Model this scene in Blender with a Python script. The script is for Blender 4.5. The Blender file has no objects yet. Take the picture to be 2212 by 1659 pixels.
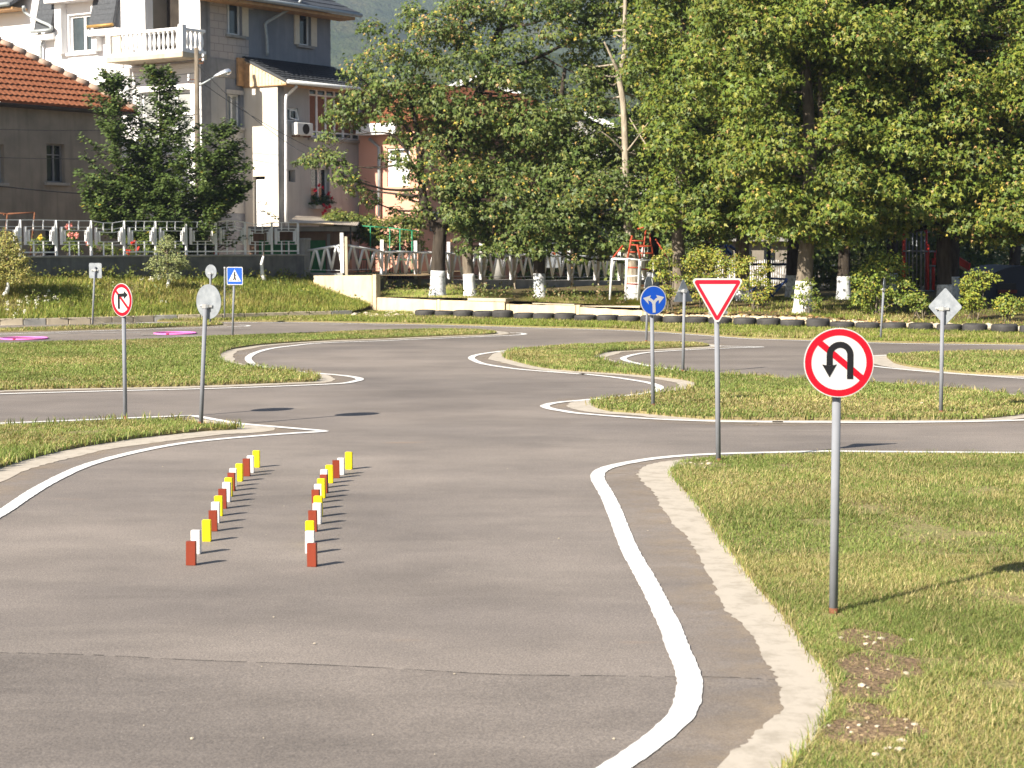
import bpy, bmesh, math, random
import numpy as np
from mathutils import Vector, Matrix

random.seed(7); rng = np.random.default_rng(11)
R = math.radians
S = bpy.context.scene
COL = S.collection

# ------------------------------------------------------------------ camera
# photo measured on a 2212 x 1659 grid; focal length in those pixels
FPX, CXP, CYP = 4000.0, 1106.0, 829.5
CAMZ = 2.0
PITCH = math.atan(307.5/FPX)
cam = bpy.data.cameras.new('camera'); camo = bpy.data.objects.new('camera', cam)
COL.objects.link(camo); S.camera = camo
camo.location = (0, 0, CAMZ); camo.rotation_euler = (math.pi/2-PITCH, 0, 0)
cam.sensor_width = 36.0; cam.lens = FPX/2212*36.0
cam.dof.use_dof = True; cam.dof.focus_distance = 17.5; cam.dof.aperture_fstop = 6.5
cam.clip_start = 0.1; cam.clip_end = 6000

# ------------------------------------------------------------------ light
SUN = Vector((-1.08, -1.10, 1.0)).normalized()
w = bpy.data.worlds.new('World'); S.world = w; w.use_nodes = True
nt = w.node_tree; nt.nodes.clear()
sky = nt.nodes.new('ShaderNodeTexSky'); sky.sky_type = 'NISHITA'; sky.sun_disc = False
sky.sun_elevation = math.asin(SUN.z); sky.sun_rotation = math.atan2(SUN.x, SUN.y)
bg = nt.nodes.new('ShaderNodeBackground'); bg.inputs[1].default_value = 0.055
ow = nt.nodes.new('ShaderNodeOutputWorld')
nt.links.new(sky.outputs[0], bg.inputs[0]); nt.links.new(bg.outputs[0], ow.inputs[0])
sl = bpy.data.lights.new('sun', 'SUN'); sl.energy = 5.0; sl.angle = R(0.5); sl.color = (1.0, 0.915, 0.785)
so = bpy.data.objects.new('sun', sl); COL.objects.link(so)
so.rotation_euler = (-SUN).to_track_quat('-Z', 'Y').to_euler()
S.view_settings.view_transform = 'Standard'; S.view_settings.look = 'None'
S.view_settings.gamma = 1.0; S.view_settings.use_curve_mapping = False
S.view_settings.exposure = 1.25

# ------------------------------------------------------------------ measuring helpers
_f = Vector((0, math.cos(PITCH), -math.sin(PITCH))); _u = Vector((0, math.sin(PITCH), math.cos(PITCH)))
CAM = Vector((0, 0, CAMZ))
def ray(x, y): return _f + Vector((1, 0, 0))*((x-CXP)/FPX) + _u*((CYP-y)/FPX)
def G(x, y, z=0.0):
    d = ray(x, y); t = (z-CAMZ)/d.z; return CAM + d*t
def A(x, y, Y):
    d = ray(x, y); return CAM + d*(Y/d.y)
def onplane(x, y, P, n):
    d = ray(x, y); return CAM + d*((P-CAM).dot(n)/d.dot(n))
def lerp(a, b, t): return a+(b-a)*t

# ------------------------------------------------------------------ mesh helpers
class MB:
    def __init__(s): s.v = []; s.f = []
    def add(s, vs, fs):
        o = len(s.v); s.v += [Vector(v) for v in vs]; s.f += [tuple(i+o for i in f) for f in fs]; return s
    def box(s, c, size, ux=(1,0,0), uy=(0,1,0), uz=(0,0,1)):
        c = Vector(c); a = Vector(ux)*size[0]/2; b = Vector(uy)*size[1]/2; d = Vector(uz)*size[2]/2
        vs = [c+i*a+j*b+k*d for k in (-1,1) for j in (-1,1) for i in (-1,1)]
        return s.add(vs, [(0,2,3,1),(4,5,7,6),(0,1,5,4),(2,6,7,3),(0,4,6,2),(1,3,7,5)])
    def bar(s, p, q, wx, wy=None, up=(0,0,1)):
        p = Vector(p); q = Vector(q); d = q-p; L = d.length
        if L < 1e-6: return s
        d /= L; u = Vector(up)
        if abs(d.dot(u)) > .95: u = Vector((0,1,0))
        sx = d.cross(u).normalized(); sy = sx.cross(d)
        return s.box((p+q)/2, (L, wx, wy or wx), d, sx, sy)
    def tube(s, pts, r, n=8, cap=True):
        pts = [Vector(p) for p in pts]; m = len(pts)
        rr = r if isinstance(r, (list, tuple)) else [r]*m
        vs = []; prev = None
        for i, p in enumerate(pts):
            t = (pts[min(i+1, m-1)]-pts[max(i-1, 0)]).normalized()
            a = prev if prev is not None else (Vector((0,0,1)) if abs(t.z) < .9 else Vector((1,0,0)))
            a = (a-t*a.dot(t)).normalized(); prev = a; b = t.cross(a)
            vs += [p+(a*math.cos(2*math.pi*k/n)+b*math.sin(2*math.pi*k/n))*rr[i] for k in range(n)]
        fs = [(i*n+k, i*n+(k+1) % n, (i+1)*n+(k+1) % n, (i+1)*n+k) for i in range(m-1) for k in range(n)]
        if cap: fs += [tuple(range(n))[::-1], tuple((m-1)*n+k for k in range(n))]
        return s.add(vs, fs)
    def lathe(s, c, prof, n=12):
        c = Vector(c); vs = []; m = len(prof)
        for r, z in prof: vs += [c+Vector((r*math.cos(2*math.pi*k/n), r*math.sin(2*math.pi*k/n), z)) for k in range(n)]
        fs = [(i*n+k, i*n+(k+1) % n, (i+1)*n+(k+1) % n, (i+1)*n+k) for i in range(m-1) for k in range(n)]
        fs += [tuple(range(n))[::-1], tuple((m-1)*n+k for k in range(n))]
        return s.add(vs, fs)
    def prism(s, pts, d):
        pts = [Vector(p) for p in pts]; n = len(pts); d = Vector(d)
        return s.add(pts+[p+d for p in pts], [tuple(range(n)), tuple(range(2*n-1, n-1, -1))]+[(i, i+n, (i+1) % n+n, (i+1) % n) for i in range(n)])
    def quad(s, a, b, c, d): return s.add([a, b, c, d], [(0,1,2,3)])
    def build(s, name, mat, parent=None, smooth=False, origin=None, bevel=0):
        o0 = Vector(parent_world(parent)) if parent else (Vector(origin) if origin is not None else Vector((0,0,0)))
        me = bpy.data.meshes.new(name)
        me.from_pydata([tuple(v-o0) for v in s.v], [], s.f)
        bm = bmesh.new(); bm.from_mesh(me); bmesh.ops.recalc_face_normals(bm, faces=bm.faces)
        if bevel: bmesh.ops.bevel(bm, geom=bm.edges[:], offset=bevel, segments=1, affect='EDGES')
        bm.to_mesh(me); bm.free()
        if smooth: me.polygons.foreach_set('use_smooth', [True]*len(me.polygons))
        me.materials.append(mat)
        o = bpy.data.objects.new(name, me); COL.objects.link(o)
        if parent: o.parent = parent
        else: o.location = o0
        return o
def parent_world(p):
    v = Vector(p.location)
    while p.parent: p = p.parent; v += Vector(p.location)
    return v
def tag(o, label=None, cat=None, group=None, kind=None):
    if label: o['label'] = label
    if cat: o['category'] = cat
    if group: o['group'] = group
    if kind: o['kind'] = kind
    return o
def thing(name, loc, label, cat, group=None):
    o = bpy.data.objects.new(name, None); COL.objects.link(o); o.location = loc
    o.empty_display_size = .1
    return tag(o, label, cat, group)
def copy_tree(o, parent=None):
    c = o.copy(); COL.objects.link(c); c.parent = parent
    for ch in list(o.children): copy_tree(ch, c)
    return c
def np_obj(name, V, T, C, mat, parent=None, smooth=False, origin=(0,0,0)):
    V = np.asarray(V, dtype=np.float32); T = np.asarray(T, dtype=np.int32)
    o0 = Vector(parent_world(parent)) if parent else Vector(origin)
    V = V-np.array(o0, dtype=np.float32)
    me = bpy.data.meshes.new(name)
    me.vertices.add(len(V)); me.vertices.foreach_set('co', V.ravel())
    k = T.shape[1]
    me.loops.add(T.size); me.loops.foreach_set('vertex_index', T.ravel())
    me.polygons.add(len(T)); me.polygons.foreach_set('loop_start', np.arange(0, T.size, k, dtype=np.int32))
    me.polygons.foreach_set('loop_total', np.full(len(T), k, dtype=np.int32))
    if C is not None:
        a = me.color_attributes.new('Col', 'FLOAT_COLOR', 'POINT')
        C4 = np.ones((len(V), 4), dtype=np.float32); C4[:, :3] = C
        a.data.foreach_set('color', C4.ravel())
    if smooth: me.polygons.foreach_set('use_smooth', np.ones(len(T), dtype=bool))
    me.update(calc_edges=True); me.validate()
    me.materials.append(mat)
    o = bpy.data.objects.new(name, me); COL.objects.link(o)
    if parent: o.parent = parent
    else: o.location = o0
    return o
def smooth_line(pts, n=6):
    pts = [Vector(p) for p in pts]; out = []
    P = [pts[0]*2-pts[1]]+pts+[pts[-1]*2-pts[-2]]
    for i in range(1, len(P)-2):
        a, b, c, d = P[i-1:i+3]
        for k in range(n):
            t = k/n
            out.append(.5*((2*b)+(c-a)*t+(2*a-5*b+4*c-d)*t*t+(3*b-a-3*c+d)*t**3))
    out.append(pts[-1]); return out
def vnoise(x, y, seed=0):
    xi = np.floor(x).astype(np.int64); yi = np.floor(y).astype(np.int64); fx = x-xi; fy = y-yi
    fx = fx*fx*(3-2*fx); fy = fy*fy*(3-2*fy)
    def h(a, b):
        n = (a*374761393+b*668265263+seed*974711) & 0x7fffffff
        n = ((n ^ (n >> 13))*1274126177) & 0x7fffffff
        return (n ^ (n >> 16)) % 65536/65536.0
    return (h(xi, yi)*(1-fx)+h(xi+1, yi)*fx)*(1-fy)+(h(xi, yi+1)*(1-fx)+h(xi+1, yi+1)*fx)*fy
def inpoly(px, py, poly):
    inside = np.zeros(len(px), dtype=bool); n = len(poly); j = n-1
    for i in range(n):
        xi, yi = poly[i][0], poly[i][1]; xj, yj = poly[j][0], poly[j][1]
        if yi != yj:
            c = ((yi > py) != (yj > py)) & (px < (xj-xi)*(py-yi)/(yj-yi)+xi); inside ^= c
        j = i
    return inside

# ------------------------------------------------------------------ materials
def mat_base(name):
    m = bpy.data.materials.new(name); m.use_nodes = True
    return m, m.node_tree, m.node_tree.nodes['Principled BSDF']
def nd(t, typ, **kw):
    n = t.nodes.new(typ)
    for k, v in kw.items():
        if k.startswith('i_'): n.inputs[int(k[2:])].default_value = v
        else: setattr(n, k, v)
    return n
def coords(t, scale=(1,1,1), kind='Object'):
    tc = nd(t, 'ShaderNodeTexCoord'); mp = nd(t, 'ShaderNodeMapping'); mp.inputs['Scale'].default_value = scale
    t.links.new(tc.outputs[kind], mp.inputs[0]); return mp.outputs[0]
def noise(t, co, scale, detail=4, rough=.55):
    n = nd(t, 'ShaderNodeTexNoise'); n.inputs['Scale'].default_value = scale; n.inputs['Detail'].default_value = detail
    n.inputs['Roughness'].default_value = rough; t.links.new(co, n.inputs['Vector']); return n.outputs['Fac']
def ramp(t, fac, stops):
    r = nd(t, 'ShaderNodeValToRGB'); e = r.color_ramp.elements
    while len(e) < len(stops): e.new(.5)
    for i, (p, c) in enumerate(stops):
        e[i].position = p; e[i].color = (*c, 1) if len(c) == 3 else c
    t.links.new(fac, r.inputs[0]); return r.outputs[0]
def mix(t, a, b, fac, mode='MIX'):
    m = nd(t, 'ShaderNodeMix', data_type='RGBA', blend_type=mode)
    for sock, val in ((m.inputs[0], fac), (m.inputs[6], a), (m.inputs[7], b)):
        if hasattr(val, 'is_linked') or hasattr(val, 'node'): t.links.new(val, sock)
        elif isinstance(val, (int, float)): sock.default_value = val
        else: sock.default_value = (*val, 1)
    return m.outputs[2]
def bump(t, b, h, strength=.3, dist=.02):
    n = nd(t, 'ShaderNodeBump'); n.inputs['Strength'].default_value = strength; n.inputs['Distance'].default_value = dist
    t.links.new(h, n.inputs['Height']); t.links.new(n.outputs[0], b.inputs['Normal'])
def M_plain(name, c, rough=.6, metal=0, var=.12, scale=8, spec=.3):
    m, t, b = mat_base(name); co = coords(t)
    n = noise(t, co, scale); k = 1-var
    col = ramp(t, n, [(.3, tuple(x*k for x in c)), (.7, tuple(min(1, x*(1+var)) for x in c))])
    t.links.new(col, b.inputs['Base Color'])
    b.inputs['Roughness'].default_value = rough; b.inputs['Metallic'].default_value = metal
    b.inputs['Specular IOR Level'].default_value = spec
    return m
def M_render(name, c1, c2, c3=None, scale=1.2, streak=True, bumpy=.25, fine=60, rough=.9):
    m, t, b = mat_base(name); co = coords(t)
    col = ramp(t, noise(t, co, scale, 6, .6), [(.32, c1), (.68, c2)])
    if streak:
        st = noise(t, coords(t, (2.5, 2.5, .25)), 1.6, 5)
        col = mix(t, col, c3 or tuple(x*.6 for x in c1), ramp(t, st, [(.5, (0,0,0)), (.78, (.75,.75,.75))]))
    fn = noise(t, co, fine, 3)
    col = mix(t, col, (.5,.5,.5), .12, 'OVERLAY')
    t.links.new(col, b.inputs['Base Color']); b.inputs['Roughness'].default_value = rough
    b.inputs['Specular IOR Level'].default_value = .15
    bump(t, b, fn, bumpy, .01); return m
def M_attr(name, trans=.3, rough=.6, tint=(1,1,1), spec=.25):
    m, t, b = mat_base(name)
    a = nd(t, 'ShaderNodeAttribute'); a.attribute_name = 'Col'
    t.links.new(a.outputs[0], b.inputs['Base Color']); b.inputs['Roughness'].default_value = rough
    b.inputs['Specular IOR Level'].default_value = spec
    if trans:
        tr = nd(t, 'ShaderNodeBsdfTranslucent'); mx = nd(t, 'ShaderNodeMixShader'); mx.inputs[0].default_value = trans
        c2 = mix(t, a.outputs[0], (1.0, 1.0, .45), 1.0, 'MULTIPLY')
        t.links.new(c2, tr.inputs[0])
        t.links.new(b.outputs[0], mx.inputs[1]); t.links.new(tr.outputs[0], mx.inputs[2])
        t.links.new(mx.outputs[0], t.nodes['Material Output'].inputs[0])
    return m
def M_asphalt(name, a, bcol, dust, streak=(.28, .85, 1), rot=.25):
    m, t, b = mat_base(name); co = coords(t)
    col = ramp(t, noise(t, coords(t, (.6,1,1)), .8, 8, .66), [(.33, a), (.67, bcol)])
    col = mix(t, col, ramp(t, noise(t, co, .22, 4, .6), [(.35, (.36,.36,.37)), (.65, (.62,.61,.60))]), .8, 'OVERLAY')
    sc = coords(t, streak); sc.node.inputs['Rotation'].default_value = (0, 0, rot)
    dn = noise(t, co, .35, 3); dv = nd(t, 'ShaderNodeVectorMath', operation='SCALE'); t.links.new(sc, dv.inputs[0]); dv.inputs['Scale'].default_value = 1.0
    da = nd(t, 'ShaderNodeVectorMath', operation='ADD'); t.links.new(dv.outputs[0], da.inputs[0])
    cb = nd(t, 'ShaderNodeCombineXYZ'); t.links.new(dn, cb.inputs[0]); t.links.new(dn, cb.inputs[1]); t.links.new(cb.outputs[0], da.inputs[1])
    st = noise(t, da.outputs[0], 1.7, 6, .68)
    col = mix(t, col, dust, ramp(t, st, [(.50, (0,0,0)), (.76, (.5,.5,.5))]))
    st2 = noise(t, coords(t, (.75, 1.3, 1)), .9, 6, .65)
    col = mix(t, col, tuple(x*.72 for x in a), ramp(t, st2, [(.54, (0,0,0)), (.80, (.42,.42,.42))]))
    sp = noise(t, co, 95, 2, .7)
    col = mix(t, col, ramp(t, sp, [(.36, (.27,.27,.28)), (.5, (.5,.5,.5)), (.64, (.76,.75,.73))]), .6, 'OVERLAY')
    v = nd(t, 'ShaderNodeTexVoronoi'); v.inputs['Scale'].default_value = 26; t.links.new(co, v.inputs['Vector'])
    col = mix(t, col, (.5,.46,.42), ramp(t, v.outputs['Distance'], [(.04, (.6,.6,.6)), (.09, (0,0,0))]))
    ru = noise(t, coords(t, (.35, .9, 1)), 1.9, 2)
    col = mix(t, col, (.33,.21,.12), ramp(t, ru, [(.72, (0,0,0)), (.80, (.35,.35,.35))]))
    t.links.new(col, b.inputs['Base Color']); b.inputs['Roughness'].default_value = .82
    b.inputs['Specular IOR Level'].default_value = .3
    bump(t, b, sp, .35, .006); return m
def M_soil(name, a, bcol, c):
    m, t, b = mat_base(name); co = coords(t)
    col = ramp(t, noise(t, co, 2.2, 6, .65), [(.3, a), (.5, bcol), (.7, c)])
    col = mix(t, col, ramp(t, noise(t, co, 48, 5, .75), [(.3, (.2,.19,.18)), (.5, (.5,.5,.5)), (.7, (.82,.80,.76))]), .65, 'OVERLAY')
    t.links.new(col, b.inputs['Base Color']); b.inputs['Roughness'].default_value = .95
    b.inputs['Specular IOR Level'].default_value = .1
    bump(t, b, noise(t, co, 35, 4), .9, .03); return m
def M_bark(name, a, bcol):
    m, t, b = mat_base(name)
    n = noise(t, coords(t, (6, 6, 1.2)), 2.2, 6, .65)
    t.links.new(ramp(t, n, [(.3, a), (.7, bcol)]), b.inputs['Base Color']); b.inputs['Roughness'].default_value = .95
    b.inputs['Specular IOR Level'].default_value = .1
    bump(t, b, n, .7, .03); return m
def M_white_worn(name, base, dirt, amount=.6, scale=3.5, rough=.75, edge=None):
    m, t, b = mat_base(name); co = coords(t)
    n = noise(t, co, scale, 8, .7)
    col = mix(t, base, dirt, ramp(t, n, [(amount, (0,0,0)), (min(.98, amount+.16), (.8,.8,.8))]))
    t.links.new(col, b.inputs['Base Color']); b.inputs['Roughness'].default_value = rough
    b.inputs['Specular IOR Level'].default_value = .2
    bump(t, b, noise(t, co, 70, 3), .25, .005); return m
def M_glass(name, c=(.02,.03,.035)):
    m, t, b = mat_base(name)
    n = noise(t, coords(t), 1.3, 2)
    t.links.new(ramp(t, n, [(.3, c), (.7, tuple(x*1.7 for x in c))]), b.inputs['Base Color'])
    b.inputs['Roughness'].default_value = .06; b.inputs['Specular IOR Level'].default_value = .6; return m
def M_galv(name):
    m, t, b = mat_base(name); co = coords(t)
    col = ramp(t, noise(t, co, 9, 6, .7), [(.3, (.17,.19,.215)), (.7, (.31,.335,.36))])
    t.links.new(col, b.inputs['Base Color']); b.inputs['Metallic'].default_value = .35
    b.inputs['Roughness'].default_value = .5; return m
MAT = dict(
    asphalt=M_asphalt('asphalt_far', (.156,.136,.121), (.212,.186,.166), (.25,.219,.193)),
    asphalt_lane=M_asphalt('asphalt_lane', (.158,.139,.124), (.226,.198,.176), (.27,.236,.207)),
    asphalt_near=M_asphalt('asphalt_near', (.130,.114,.102), (.190,.167,.149), (.26,.227,.20), (.16, 1.3, 1), R(-52)),
    line=M_white_worn('lane_paint', (.66,.65,.635), (.34,.32,.295), .57, 3.4),
    line_worn=M_white_worn('worn_lane_paint', (.44,.425,.40), (.24,.225,.21), .42, 3.0),
    edging=M_white_worn('concrete_edging', (.43,.385,.325), (.31,.275,.225), .47, 5.5, .9),
    soil=M_soil('lawn_soil', (.215,.165,.090), (.245,.210,.10), (.19,.195,.075)),
    dirt=M_soil('dirt', (.20,.145,.085), (.27,.20,.12), (.16,.125,.07)),
    ground=M_soil('ground_soil', (.08,.075,.04), (.10,.09,.045), (.07,.08,.035)),
    grass=M_attr('grass_blades', .25, .65, spec=.15),
    leaf=M_attr('leaves', .22, .5, spec=.3),
    petal=M_attr('petals', .15, .6),
    bark_dark=M_bark('bark_dark', (.030,.024,.019), (.075,.062,.05)),
    bark_mid=M_bark('bark_mid', (.10,.082,.062), (.22,.185,.145)),
    bark_pale=M_bark('bark_pale', (.17,.14,.105), (.47,.41,.325)),
    limewash=M_white_worn('limewash', (.78,.78,.77), (.25,.235,.22), .57, 7, .9),
    limewash_worn_shaded=M_white_worn('worn_shaded_limewash', (.62,.64,.66), (.10,.10,.11), .50, 11, .9),  # worn patches over a grey-blue base that has canopy shade in its colour
    white=M_plain('white_paint', (.80,.80,.80), .5, 0, .05),
    offwhite=M_plain('offwhite_paint', (.66,.67,.67), .5, 0, .10),
    fence_white=M_white_worn('fence_paint', (.80,.80,.80), (.50,.48,.45), .64, 9, .5),
    signw=M_plain('sign_white', (.46,.46,.465), .4, 0, .04),
    red=M_plain('sign_red', (.40,.003,.014), .35, 0, .06),
    red_y=M_plain('sign_red_faded', (.38,.010,.028), .35, 0, .10, 4),
    blue=M_plain('sign_blue', (.008,.075,.46), .3, 0, .05),
    black=M_plain('black_paint', (.008,.008,.01), .4, 0, .05),
    post=M_plain('grey_post_paint', (.195,.205,.23), .8, .0, .10, 5, .15),
    galv=M_galv('galvanised_plate'),
    chrome=M_plain('clamp_metal', (.72,.73,.74), .25, .8, .08),
    blk_y=M_white_worn('block_yellow', (.80,.66,.010), (.48,.38,.03), .60, 40, .45),
    blk_w=M_white_worn('block_white', (.62,.61,.60), (.42,.39,.36), .63, 38, .5),
    blk_b=M_white_worn('block_brown', (.20,.038,.020), (.30,.10,.05), .60, 45, .35),
    rubber=M_plain('tyre_rubber', (.045,.043,.042), .75, 0, .35, 5),
    pink=M_plain('hoop_pink', (.80,.19,.58), .35, 0, .06),
    conc=M_render('concrete', (.42,.36,.27), (.55,.47,.35), (.30,.25,.18), 2.0),
    conc_wall=M_render('retaining_concrete', (.50,.405,.275), (.64,.54,.385), (.40,.30,.19), 1.7, True, .5, 25),
    conc_grey=M_render('grey_concrete', (.24,.235,.22), (.34,.33,.31), (.15,.145,.14), 2.5),
    pebble=M_render('pebbledash', (.10,.103,.108), (.165,.168,.17), (.07,.07,.075), 3, True, .9, 120),
    stucco=M_render('brown_stucco', (.20,.178,.148), (.285,.252,.21), (.14,.122,.10), 1.3),
    wwhite=M_render('white_render', (.80,.795,.80), (.84,.835,.84), (.72,.71,.71), .8, False, .1),
    wgrey=M_render('grey_render', (.175,.19,.22), (.24,.255,.285), (.30,.31,.33), .9),
    wblock=None,
    wstain=M_render('stained_concrete', (.20,.195,.195), (.31,.30,.295), (.10,.10,.10), 1.8),
    wcream=M_render('pale_render', (.62,.56,.475), (.72,.67,.59), (.52,.45,.35), .7),
    wpale=M_render('pale_grey_render', (.37,.36,.345), (.47,.455,.435), (.28,.27,.255), .8),
    pinkw=M_render('pink_render', (.62,.33,.245), (.68,.37,.275), (.5,.26,.20), .8, False, .1),
    tile=None, slate=M_plain('slate', (.055,.06,.068), .6, 0, .3, 14),
    wood=M_plain('raw_wood', (.42,.25,.12), .7, 0, .25, 6),
    wood_pale=M_plain('pale_wood', (.60,.47,.32), .75, 0, .22, 5),
    cream=M_plain('cream_panel', (.62,.56,.45), .7, 0, .06),
    blind=M_plain('brown_blind', (.20,.085,.05), .7, 0, .15, 12),
    glass=M_glass('window_glass', (.035,.045,.05)), glass_d=M_glass('dark_glass', (.014,.017,.018)),
    curtain=M_plain('net_curtain', (.30,.31,.30), .9, 0, .12, 6),
    zinc=M_plain('zinc', (.34,.37,.38), .5, .25, .12), brass=M_plain('copper_gutter', (.36,.22,.07), .5, .3, .2),
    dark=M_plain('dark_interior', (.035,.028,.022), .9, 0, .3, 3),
    green=M_plain('green_door', (.030,.165,.055), .6, 0, .12, 4), greenp=M_plain('green_pipe', (.03,.26,.13), .5),
    rust=M_plain('rusty_steel', (.17,.07,.035), .8, .1, .3, 20), orange=M_plain('red_lead_paint', (.36,.055,.024), .5, 0, .12, 9),
    playred=M_plain('playground_red', (.50,.030,.014), .45, 0, .1), navy=M_plain('navy_paint', (.012,.017,.035), .5, 0, .15, 3),
    playblue=M_plain('playground_blue', (.015,.045,.19), .4), wire=M_plain('wire', (.02,.02,.022), .6),
    lampm=M_plain('lamp_aluminium', (.75,.77,.80), .22, .8, .05), lampg=M_plain('lamp_lens', (.55,.52,.47), .2),
    stone=M_plain('pale_stone', (.46,.40,.31), .9, 0, .2, 12), acw=M_plain('ac_white', (.70,.70,.67), .5, 0, .05),
    corr=M_plain('corrugated_sheet', (.50,.44,.36), .7, 0, .25, 3), samara=M_attr('seeds', .2, .6),
)
def _tile():
    m, t, b = mat_base('roof_tile'); co = coords(t)
    col = ramp(t, noise(t, co, 5, 5, .7), [(.25, (.130,.046,.024)), (.5, (.205,.075,.037)), (.75, (.27,.115,.062))])
    col = mix(t, col, (.35,.31,.24), ramp(t, noise(t, co, 9, 3), [(.70, (0,0,0)), (.77, (.7,.7,.7))]))
    t.links.new(col, b.inputs['Base Color']); b.inputs['Roughness'].default_value = .85; b.inputs['Specular IOR Level'].default_value = .15
    return m
MAT['tile'] = _tile()
def _block():
    m, t, b = mat_base('bare_blockwork')
    br = nd(t, 'ShaderNodeTexBrick'); tc = nd(t, 'ShaderNodeTexCoord'); t.links.new(tc.outputs['UV'], br.inputs[0])
    br.inputs['Color1'].default_value = (.46,.40,.36,1); br.inputs['Color2'].default_value = (.40,.355,.33,1); br.inputs['Mortar'].default_value = (.27,.24,.225,1)
    br.inputs['Scale'].default_value = 1; br.inputs['Brick Width'].default_value = .42; br.inputs['Row Height'].default_value = .24; br.inputs['Mortar Size'].default_value = .012
    t.links.new(mix(t, br.outputs[0], (.25,.23,.22), ramp(t, noise(t, coords(t), 2.3, 6), [(.55, (0,0,0)), (.8, (.7,.7,.7))])), b.inputs['Base Color'])
    b.inputs['Roughness'].default_value = .95
    return m
MAT['wblock'] = _block()
# ================================================================== SETTING
def zz(ox, oy, k): return lambda a, b: (ox+k*a, oy+k*b)
Z5 = zz(1246.9, 677.7, .24509); Z6 = zz(1669.8, 677.7, .24509); Z7 = zz(1263.2, 1016.5, .42892)
L1 = zz(0, 576, .19607); L2 = zz(379.5, 576, .19607); M1 = zz(813.2, 650.6, .21446); B4 = zz(0, 881, .4902)
BK = zz(338.8, 935.2, .22059); R4 = zz(379.5, 298.2, .19607); R2 = zz(379.5, 0, .19607); R1 = zz(0, 0, .19607)
ZA = zz(650.6, 555.7, .15318); ZB = zz(975.9, 555.7, .18382); ZC = zz(1355.4, 555.7, .21446); ZD = zz(1802.7, 555.7, .18505)
Z8 = zz(0, 447.3, .15318); HW = zz(0, 0, .14702); HB = zz(203.3, 0, .16338)
def seg(fn, *pts): return [fn(*p) for p in pts]

# ground sheet to the horizon
MB().quad((-1500,-20,-.06), (1500,-20,-.06), (1500,3300,-.06), (-1500,3300,-.06)).build('ground', MAT['ground'])['kind'] = 'structure'
# asphalt
MB().quad((-60,-12,0), (60,-12,0), (60,58,0), (-60,58,0)).build('road', MAT['asphalt'])['kind'] = 'structure'
def sheet(name, pts, z, mat, thick=0.0):
    mb = MB(); n = len(pts)
    if thick: mb.prism([(p[0], p[1], z) for p in pts], (0, 0, -thick))
    else: mb.add([(p[0], p[1], z) for p in pts], [tuple(range(n))])
    o = mb.build(name, mat); o['kind'] = 'structure'; return o
seam = [(-900,1392), (-300,1403), (0,1412), (180,1416), (420,1428), (640,1436), (850,1446), (1080,1459), (1300,1462), (1560,1465), (1680,1470), (2000,1478), (2600,1490)]
far_seam = [(-500,940), (0,960), (400,948), (700,934), (950,926), (1250,922), (1500,925), (1900,932), (2700,938)]
lane = [G(*p) for p in far_seam]+[G(x, y+6) for x, y in reversed(seam)]
sheet('road_surface', lane, .0018, MAT['asphalt_lane'])
nearp = [G(*p) for p in smooth_line([Vector((x, y, 0)) for x, y in seam], 4) for p in [(p.x, p.y)]]
sheet('road_patch', nearp+[Vector((9, -10, 0)), Vector((-9, -10, 0))], .0036, MAT['asphalt_near'])
# the joint between the two asphalt layers: a narrow open crack
mb = MB(); cr = [G(p.x, p.y) for p in smooth_line([Vector((x, y, 0)) for x, y in seam[2:12]], 10)]
for i in range(len(cr)-1):
    wd = .004+.006*random.random()
    a, b = cr[i], cr[i+1]
    if random.random() < .12: continue
    mb.quad((a.x, a.y-.002, .0048), (b.x, b.y-.002, .0048), (b.x, b.y+wd, .0048), (a.x, a.y+wd, .0048))
mb.build('road_joint', M_plain('open_joint', (.03,.028,.026), .95), origin=(0, 0, 0))['kind'] = 'structure'

# ------------------------------------------------------------------ lawns
def _dust():
    m, t, b = mat_base('blown_dust'); co = coords(t)
    t.links.new(ramp(t, noise(t, co, 6, 5), [(.3, (.30,.235,.165)), (.7, (.38,.30,.215))]), b.inputs['Base Color']); b.inputs['Roughness'].default_value = 1
    a = nd(t, 'ShaderNodeAttribute'); a.attribute_name = 'Col'
    f = nd(t, 'ShaderNodeMath', operation='MULTIPLY'); t.links.new(a.outputs['Fac'], f.inputs[0]); t.links.new(ramp(t, noise(t, co, 2.6, 7, .7), [(.38, (0,0,0)), (.66, (.62,.62,.62))]), f.inputs[1])
    tr = nd(t, 'ShaderNodeBsdfTransparent'); mx = nd(t, 'ShaderNodeMixShader'); t.links.new(f.outputs[0], mx.inputs[0]); t.links.new(tr.outputs[0], mx.inputs[1]); t.links.new(b.outputs[0], mx.inputs[2])
    t.links.new(mx.outputs[0], t.nodes['Material Output'].inputs[0]); return m
MAT_DUST = _dust()
def world_poly(px, z=0, n=3, closed=True):
    P = [G(x, y, z) for x, y in px]
    if not closed: return smooth_line(P, n)
    Q = [P[-2], P[-1]]+P+[P[0], P[1]]
    s = smooth_line(Q, n); return s[2*n:-2*n-1+0] if n > 1 else P
def area(P): return .5*sum(P[i].x*P[(i+1) % len(P)].y-P[(i+1) % len(P)].x*P[i].y for i in range(len(P)))
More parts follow.
